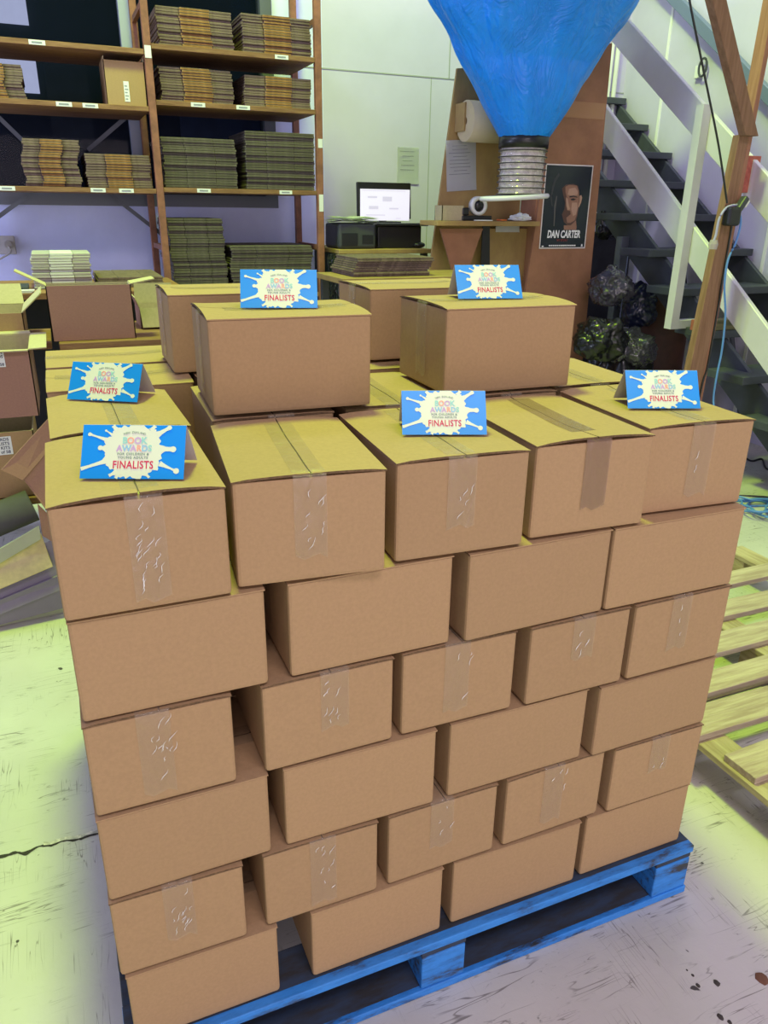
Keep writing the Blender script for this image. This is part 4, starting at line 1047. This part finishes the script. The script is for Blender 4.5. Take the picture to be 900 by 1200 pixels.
newobj('white_outlet_ring', bm, mat('white_ring', (.7, .68, .76), .4), tarp_e, True)

# ------------------------------------------------------------------ timber post with braces
PYY = 2.2
po = empty('timber_post', (3.26, PYY, 0), 'tall timber post with a forked top beside the stairs', 'post')
def plank(name, pts, y0, y1, m):
    bm = bmesh.new(); slab([Vector((p.x-3.26, y0-PYY, p.z)) for p in pts], y1-y0, bm, nrm=Vector((0, 1, 0)))
    bmesh.ops.bevel(bm, geom=list(bm.edges), offset=.002, segments=1, affect='EDGES'); return newobj(name, bm, m, po)
a0 = at(801, 445, Y_, PYY); a1 = at(860, 158, Y_, PYY); 
x0 = at(848, 250, Y_, PYY).x; x1 = at(859, 250, Y_, PYY).x; x2 = at(872, 250, Y_, PYY).x
zf = at(870, 158, Y_, PYY).z
V = Vector
dx = -.05
plank('tan_stud', [V((x0-.10, 0, 0)), V((x1-.05+.02, 0, 0)), V((x1+.02, 0, zf)), V((x0+.02, 0, zf))], PYY, PYY+.045, m_post_tan)
plank('stud', [V((x1-.05+.022, 0, 0)), V((x2-.08, 0, 0)), V((x2+.01, 0, 3.4)), V((x1+.05, 0, 3.4))], PYY, PYY+.07, m_post)
A1 = at(835, 0, Y_, PYY); B1 = at(875, 160, Y_, PYY); d = (A1-B1).normalized(); top = B1+d*1.6
wv = V((.085, 0, 0))
plank('knee_brace', [B1-V((.055, 0, 0)), B1+V((.03, 0, .0)), top+V((.045, 0, 0)), top-V((.045, 0, 0))], PYY-.047, PYY-.001, m_post_tan)
p = at(872, 182, Y_, PYY+.075); q = at(881, 226, Y_, PYY+.075)
bm = bmesh.new(); box(bm, (p.x-3.26-.01, .072, q.z), (q.x-3.26+.02, .16, p.z), .002); newobj('spacer_block', bm, m_post_red, po)
# black power plugs and cords
hz_ = at(860, 250, Y_, PYY-.04)
e = empty('power_connector', (hz_.x, PYY-.04, hz_.z), 'black power plug and socket joined at the timber post', 'plug')
bm = bmesh.new(); box(bm, (-.05, -.025, -.06), (.03, .025, .03), .012); newobj('socket_body', bm, m_dark, e)
bm = bmesh.new(); box(bm, (-.016, -.02, 0), (.016, .02, .075), .008, rot=Matrix.Translation((.02, 0, .015)) @ Matrix.Rotation(.6, 4, 'Y')); newobj('plug_body', bm, m_darkgrey, e)
bm = bmesh.new(); box(bm, (-.008, -.014, 0), (.008, .014, .04), .004, rot=Matrix.Translation((.055, 0, .03)) @ Matrix.Rotation(.6, 4, 'Y')); newobj('plug_collar', bm, m_white, e)
bm = bmesh.new(); P = [at(u, v, Y_, PYY-.06) for u, v in ((800, -60), (808, 0), (826, 90), (842, 170), (852, 238))]; tube(bm, spline(P), .005, 8)
o = newobj('black_cable', bm, m_dark); tag(o, 'thin black cable slanting down to the plug on the timber post', 'cable')
m_cord = mat('pale_blue_cord', (.10, .25, .60), .4)
bm = bmesh.new(); P = [at(u, v, Y_, PYY-.05) for u, v in ((866, 246), (868, 262), (862, 285), (853, 305), (849, 335), (850, 370), (846, 410), (840, 440), (836, 470))] 
P2 = [V((3.3, 2.05, .35)), V((3.25, 1.98, .1)), V((3.3, 1.9, .008))]
P += [V((P[-1].x, 2.1, .42))] + P2
cen = at(884, 597, Z_, .008)
for k in range(60):
    a = k*.42; r = .10+.03*math.sin(k*1.3)+.012*math.cos(k*.7)
    P.append(V((cen.x+.02*math.sin(k*.9)+r*math.cos(a), cen.y+r*1.1*math.sin(a)+.02*math.cos(k*.6), .008+.0008*k)))
P += [V((cen.x+.5, cen.y-.25, .008)), V((cen.x+.9, cen.y-.1, .008))]
tube(bm, spline(P, 5), .0055, 7); o = newobj('extension_cord', bm, m_cord); tag(o, 'pale blue extension cord hanging from the post and coiled on the floor', 'cord')
bm = bmesh.new(); P = [at(u, v, Y_, PYY-.03) for u, v in ((864, 240), (852, 243), (843, 256), (839, 275), (836, 283))]; tube(bm, spline(P), .006, 7)
o = newobj('short_cord', bm, mat('lavender_cord', (.38, .36, .55), .4)); tag(o, 'short lavender cord looping from the plug to a clear connector', 'cord')
p = at(836, 286, Y_, PYY-.03); bm = bmesh.new(); lathe(bm, [(0, -.025), (.02, -.025), (.024, 0), (.018, .02), (0, .022)], 14); o = newobj('clear_connector', bm, mat('clear_plastic', (.5, .45, .45), .15, alpha=.6)); o.location = p; tag(o, 'clear plastic connector on the short lavender cord', 'connector')
# black lead down the post's side
bm = bmesh.new(); P = [at(u, v, Y_, PYY-.004) for u, v in ((858, 262), (848, 320), (838, 380), (829, 430), (823, 450))] + [V((3.27, PYY-.01, .3)), V((3.25, PYY-.012, .006)), V((3.6, 1.9, .006)), V((3.9, 1.7, .006))]; tube(bm, spline(P), .006, 7)
o = newobj('black_lead', bm, m_dark); tag(o, 'black lead running down the front of the timber post to the floor', 'cable')
bm = bmesh.new(); P = [at(u, v, Z_, .006) for u, v in ((868, 532), (880, 540), (893, 538), (900, 550), (930, 545))]; tube(bm, spline(P), .006, 7)
o = newobj('floor_cable', bm, m_dark); tag(o, 'black cable lying on the floor below the stairs at the right edge', 'cable')

# ------------------------------------------------------------------ stairs
SX = 3.52; SX1 = 4.40; SL = .72
st = empty('staircase', (SX, 2.5, 0), 'steel staircase with dark treads and broad white side rails descending to the right', 'stairs')
def line(pt, sl=SL): return lambda y: pt[1]+(y-pt[0])*sl
SL = .70
trd = line((3.346, 1.343+FZ), SL)       # z of tread left ends by y
m_tread = mat('slate_grey_tread', (.05, .056, .075), .6, var=.15, vscale=6)
ys = 3.346+.2700*5
so = st.location
y = 3.346+.30*5
while True:
    z = trd(y)
    if z < .12: break
    bm = bmesh.new(); box(bm, (0, y-.02-2.5, z-.045), (SX1-SX, y+.26-2.5, z), .004); newobj('tread', bm, m_tread, st); y -= .30
def ramp(name, x0, x1, f, lo, hi, y0, y1, m):
    bm = bmesh.new(); P = [V((x0-SX, yy-2.5, f(yy)+o_)) for yy, o_ in ((y0, lo), (y1, lo), (y1, hi), (y0, hi))]
    slab(P, x1-x0, bm, nrm=V((1, 0, 0))); bmesh.ops.bevel(bm, geom=list(bm.edges), offset=.003, segments=1, affect='EDGES'); return newobj(name, bm, m, st)
YB = .0
ramp('stringer', SX+.14, SX+.17, trd, -.30, -.05, 1.45, 5.0-.42, m_tread)
ramp('stringer', SX1-.05, SX1-.02, trd, -.30, -.05, 1.45, 5.0-.42, m_tread)
# broad white rails, in the plane just outside the treads
up = at(733, 21, X_, SX-.06); dn = at(900, 206, X_, SX-.06)
f1 = lambda y_: up.z+(y_-up.y)*(up.z-dn.z)/(up.y-dn.y)
u2 = at(765, 105, X_, SX-.06); wd1 = f1(u2.y)-u2.z; u3 = at(765, 249, X_, SX-.06)
up2 = at(709, 124, X_, SX-.06); dn2 = at(900, 385, X_, SX-.06)
f2 = lambda y_: up2.z+(y_-up2.y)*(up2.z-dn2.z)/(up2.y-dn2.y)
m_rail = mat('white_rail_board', (.60, .56, .64), .4, var=.03, vscale=4)
ramp('top_rail', SX-.06, SX-.03, f1, -wd1, 0, 1.2, 4.3, m_rail)
ramp('middle_rail', SX-.06, SX-.03, f2, u3.z-f2(u3.y), 0, 1.2, 4.3, m_rail)
# square white post with open foot and bracket
pb = at(786, 385, X_, SX-.09); pt = at(845, 90, X_, SX-.09)
bm = bmesh.new(); zb1 = pb.z; yb = pb.y
w_ = .028
# open square tube: four walls
def sqtube(bm, c, z0, z1, w, t, tilt=0):
    for a, b in (((-w, -w), (w, -w+t)), ((-w, w-t), (w, w)), ((-w, -w+t), (-w+t, w-t)), ((w-t, -w+t), (w, w-t))):
        vs = []
        for z in (z0, z1):
            oy = tilt*(z-z0)
            for (x, yy) in ((a[0], a[1]), (b[0], a[1]), (b[0], b[1]), (a[0], b[1])): vs.append(bm.verts.new((c[0]+x, c[1]+yy+oy, z)))
        for q in ((0, 1, 2, 3), (7, 6, 5, 4), (0, 4, 5, 1), (1, 5, 6, 2), (2, 6, 7, 3), (3, 7, 4, 0)): bm.faces.new([vs[i] for i in q])
sqtube(bm, (-.09, yb-2.5, 0), zb1, f1(yb)+.02, w_, .003)
newobj('rail_post', bm, m_rail, st)
bm = bmesh.new(); box(bm, (-.061, yb-.028-2.5, zb1), (.14, yb+.028-2.5, zb1+.05), .002); newobj('post_bracket', bm, m_rail, st)
yb2 = yb-1.35
bm = bmesh.new(); sqtube(bm, (-.09, yb2-2.5, 0), max(.15, f1(yb2)-1.2), f1(yb2)+.02, w_, .003); newobj('rail_post', bm, m_rail, st)
# far handrail on the wall side
A = at(800, 5, X_, SX1-.02); B = at(900, 108, X_, SX1-.02); sl = (A.z-B.z)/(A.y-B.y); fh = lambda y_: A.z+(y_-A.y)*sl
ramp('wall_handrail', SX1-.06, SX1-.015, fh, -.05, .04, 1.0, 4.4, mat('slate_blue_handrail', (.13, .17, .26), .4))
# columns below the stair
p = at(720, 350, X_, SX+.1); bm = bmesh.new(); box(bm, (.08, p.y-.03-2.5, 0), (.14, p.y+.03-2.5, trd(p.y)-.2), .002); newobj('support_column', bm, m_steelgrey, st)
# little landing board on the left of a tread
p = at(683, 217, X_, SX-.02)
# zigzag diagonals below the treads, right side
for yy in (1.75, 2.3, 2.85, 3.4):
    bm = bmesh.new(); tube(bm, [(SX1-SX-.035, yy-2.5, 0.0 if yy < 1.8 else max(0, trd(yy)-.95)), (SX1-SX-.035, yy+.35-2.5, trd(yy+.35)-.28)], .016, 8); newobj('diagonal_strut', bm, m_tread, st)
bm = bmesh.new(); q0 = at(735, 300, X_, SX-.12); tube(bm, [(-.12, q0.y-2.5, .01), (-.115, q0.y-2.5, q0.z)], .003, 8)
o = newobj('blue_tube', bm, mat('dull_blue_cord', (.06, .08, .16), .5)); o.location = st.location; o.data.transform(Matrix.Translation((0, 0, 0))); tag(o, 'thin blue cord hanging straight down under the stairs', 'cord')
# timber block with red end lying on a tread
z_ = None
y = 3.346+.27*6
best = min(((abs(trd(3.346+.3*5-.3*k)-(at(840, 410, X_, SX).z)), 3.346+.3*5-.3*k) for k in range(18)))
yy = best[1]; zt = trd(yy)
e = empty('timber_offcut', (SX-.05, yy+.02, zt+.001), 'mossy timber offcut with a red painted end lying on a low stair tread', 'timber')
bm = bmesh.new(); box(bm, (.081, -.035, 0), (.30, .045, .06), .004); newobj('timber', bm, wood_mat('mossy_timber', (.20, .17, .08), (.08, .08, .05)), e)
bm = bmesh.new(); box(bm, (-.02, -.035, 0), (.08, .045, .06), .003); newobj('red_end', bm, m_post_red, e)
# clip on the right wall
p = at(824, 82, X_, WX-.001); e = empty('wall_hook', (WX-.001, p.y, p.z), 'small white wall fitting with a dark ring above the stairs', 'fitting')
bm = bmesh.new(); box(bm, (-.03, -.01, -.05), (-.001, .05, .03), .005); newobj('base', bm, m_white, e)
bm = bmesh.new(); tube(bm, [(-.035, -.03+.035*math.cos(t), .01+.055*math.sin(t)) for t in [2*PI*k/20 for k in range(21)]], .008, 8); newobj('ring', bm, m_darkgrey, e)

# ------------------------------------------------------------------ dark stuff under the stairs
m_bagc = mat('clear_bag_plastic', (.045, .042, .055), .25, spec=.5, coat=.4, bump=.6, bscale=12)
m_bagk = mat('black_bag_plastic', (.006, .006, .008), .32, spec=.4, coat=.25, bump=.6, bscale=9)
m_bagn = mat('navy_bag_plastic', (.010, .014, .035), .3, spec=.4, coat=.3, bump=.6, bscale=9)
def bag(u, v, y, rx, rz_, m, label, seed, z=None):
    p = at(u, v, Y_, y); bm = bmesh.new(); bmesh.ops.create_icosphere(bm, subdivisions=5, radius=1)
    for q in bm.verts:
        s = noise.noise(q.co*1.6+V((seed, 0, 0)))*.35 + abs(noise.noise(q.co*4+V((0, seed, 0))))*.22 + noise.noise(q.co*9)*.05
        q.co = q.co*(1+s); q.co = V((q.co.x*rx, q.co.y*rx*.9, max(q.co.z, -.9)*rz_))
    o = newobj('plastic_bag', bm, m, None, True); o.location = (p.x, y, p.z if z is None else z); return tag(o, label, 'bag', 'bags under the stairs')
bag(716, 338, 3.16, .13, .115, m_bagc, 'crumpled clear plastic bag on top of the heap, beside the brown bench board', 1)
bag(704, 398, 2.95, .15, .14, m_bagk, 'black plastic bag low in the heap next to the bench board', 2)
bag(746, 360, 3.22, .13, .14, m_bagn, 'navy plastic bag in the middle of the heap under the stairs', 3)
bag(742, 410, 3.02, .14, .12, m_bagc, 'clear plastic bag at the bottom of the heap behind the dark column', 4)
bag(722, 450, 3.12, .24, .36, m_bagk, 'big black plastic bag at the base of the heap', 5, z=.32)
bag(712, 262, 3.72, .08, .12, m_bagk, 'black bundle in the shadow right of the poster', 6)
bag(760, 468, 2.80, .15, .20, m_bagk, 'black plastic bag on the floor in front of the dark drum', 7, z=.18)
bm = bmesh.new(); c = at(772, 360, Y_, 3.35)
lathe(bm, [(0, 0), (.20, 0), (.205, .02), (.20, .04), (.2, c.z*.5), (.207, c.z*.5+.01), (.2, c.z*.5+.02), (.2, c.z+.10), (.207, c.z+.11), (.2, c.z+.13), (0, c.z+.13)], 32)
o = newobj('fibre_drum', bm, mat('dark_brown_drum', (.075, .028, .018), .6, var=.2), None, True)
for p_ in o.data.polygons: p_.use_smooth = abs(p_.normal.z) < .5
o.location = (c.x+.02, 3.35, 0); tag(o, 'tall dark reddish brown drum standing under the stairs', 'drum')
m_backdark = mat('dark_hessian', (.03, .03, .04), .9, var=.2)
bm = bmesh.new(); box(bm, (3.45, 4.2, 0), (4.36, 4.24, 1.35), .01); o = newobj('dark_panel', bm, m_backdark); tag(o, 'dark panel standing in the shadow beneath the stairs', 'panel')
# grey drum-like base near the stair foot
# ------------------------------------------------------------------ light
def area(name, loc, tgt, size, sy, energy, col, shape='RECTANGLE'):
    l = bpy.data.lights.new(name, 'AREA'); l.shape = shape; l.size = size; l.size_y = sy; l.energy = energy; l.color = col
    o = bpy.data.objects.new(name, l); C.objects.link(o); o.location = loc
    o.rotation_euler = (Vector(tgt)-Vector(loc)).to_track_quat('-Z', 'Y').to_euler(); return o
area('high_bay_lamp', (.58, 2.1, 6.4), (.58, 2.1, 0), .8, .8, 470, (.62, 1.0, .05), 'DISK')
area('roller_door_daylight', (.2, -4.2, 1.3), (.6, 0, .3), 4.5, 2.4, 112, (1.0, .85, .88))
area('front_overhead_fill', (.6, -2.6, 5.2), (.6, -.6, 0), 2.5, 1.0, 118, (1.0, .86, .93))  # unseen overhead fill, added to lift the floor in front
area('cool_wall_fill', (3.1, 3.0, 4.5), (3.3, 4.0, 1.0), 1.3, .25, 52, (.82, .80, 1.0))  # unseen cool fill, added to brighten the back wall and stairs
area('cool_wall_fill', (-.9, 2.9, 4.2), (.2, 4.4, .9), 1.3, .25, 48, (.62, .70, 1.0))  # unseen bluish fill, added for the lavender part of the wall
area('left_wall_fill', (-2.6, 3.5, 1.7), (.6, 4.6, 1.2), 1.3, 1.6, 70, (.60, .66, 1.0))  # unseen grazing fill, added to brighten the wall under the shelves
w = bpy.data.worlds.new('world'); sc.world = w; w.use_nodes = True
bg = w.node_tree.nodes['Background']; bg.inputs[0].default_value = (.48, .50, .80, 1); bg.inputs[1].default_value = .42
vs = sc.view_settings; sc.display_settings.display_device = 'sRGB'
vs.view_transform = 'Standard'; vs.look = 'None'; vs.exposure = -.07; vs.gamma = 1; vs.use_curve_mapping = False
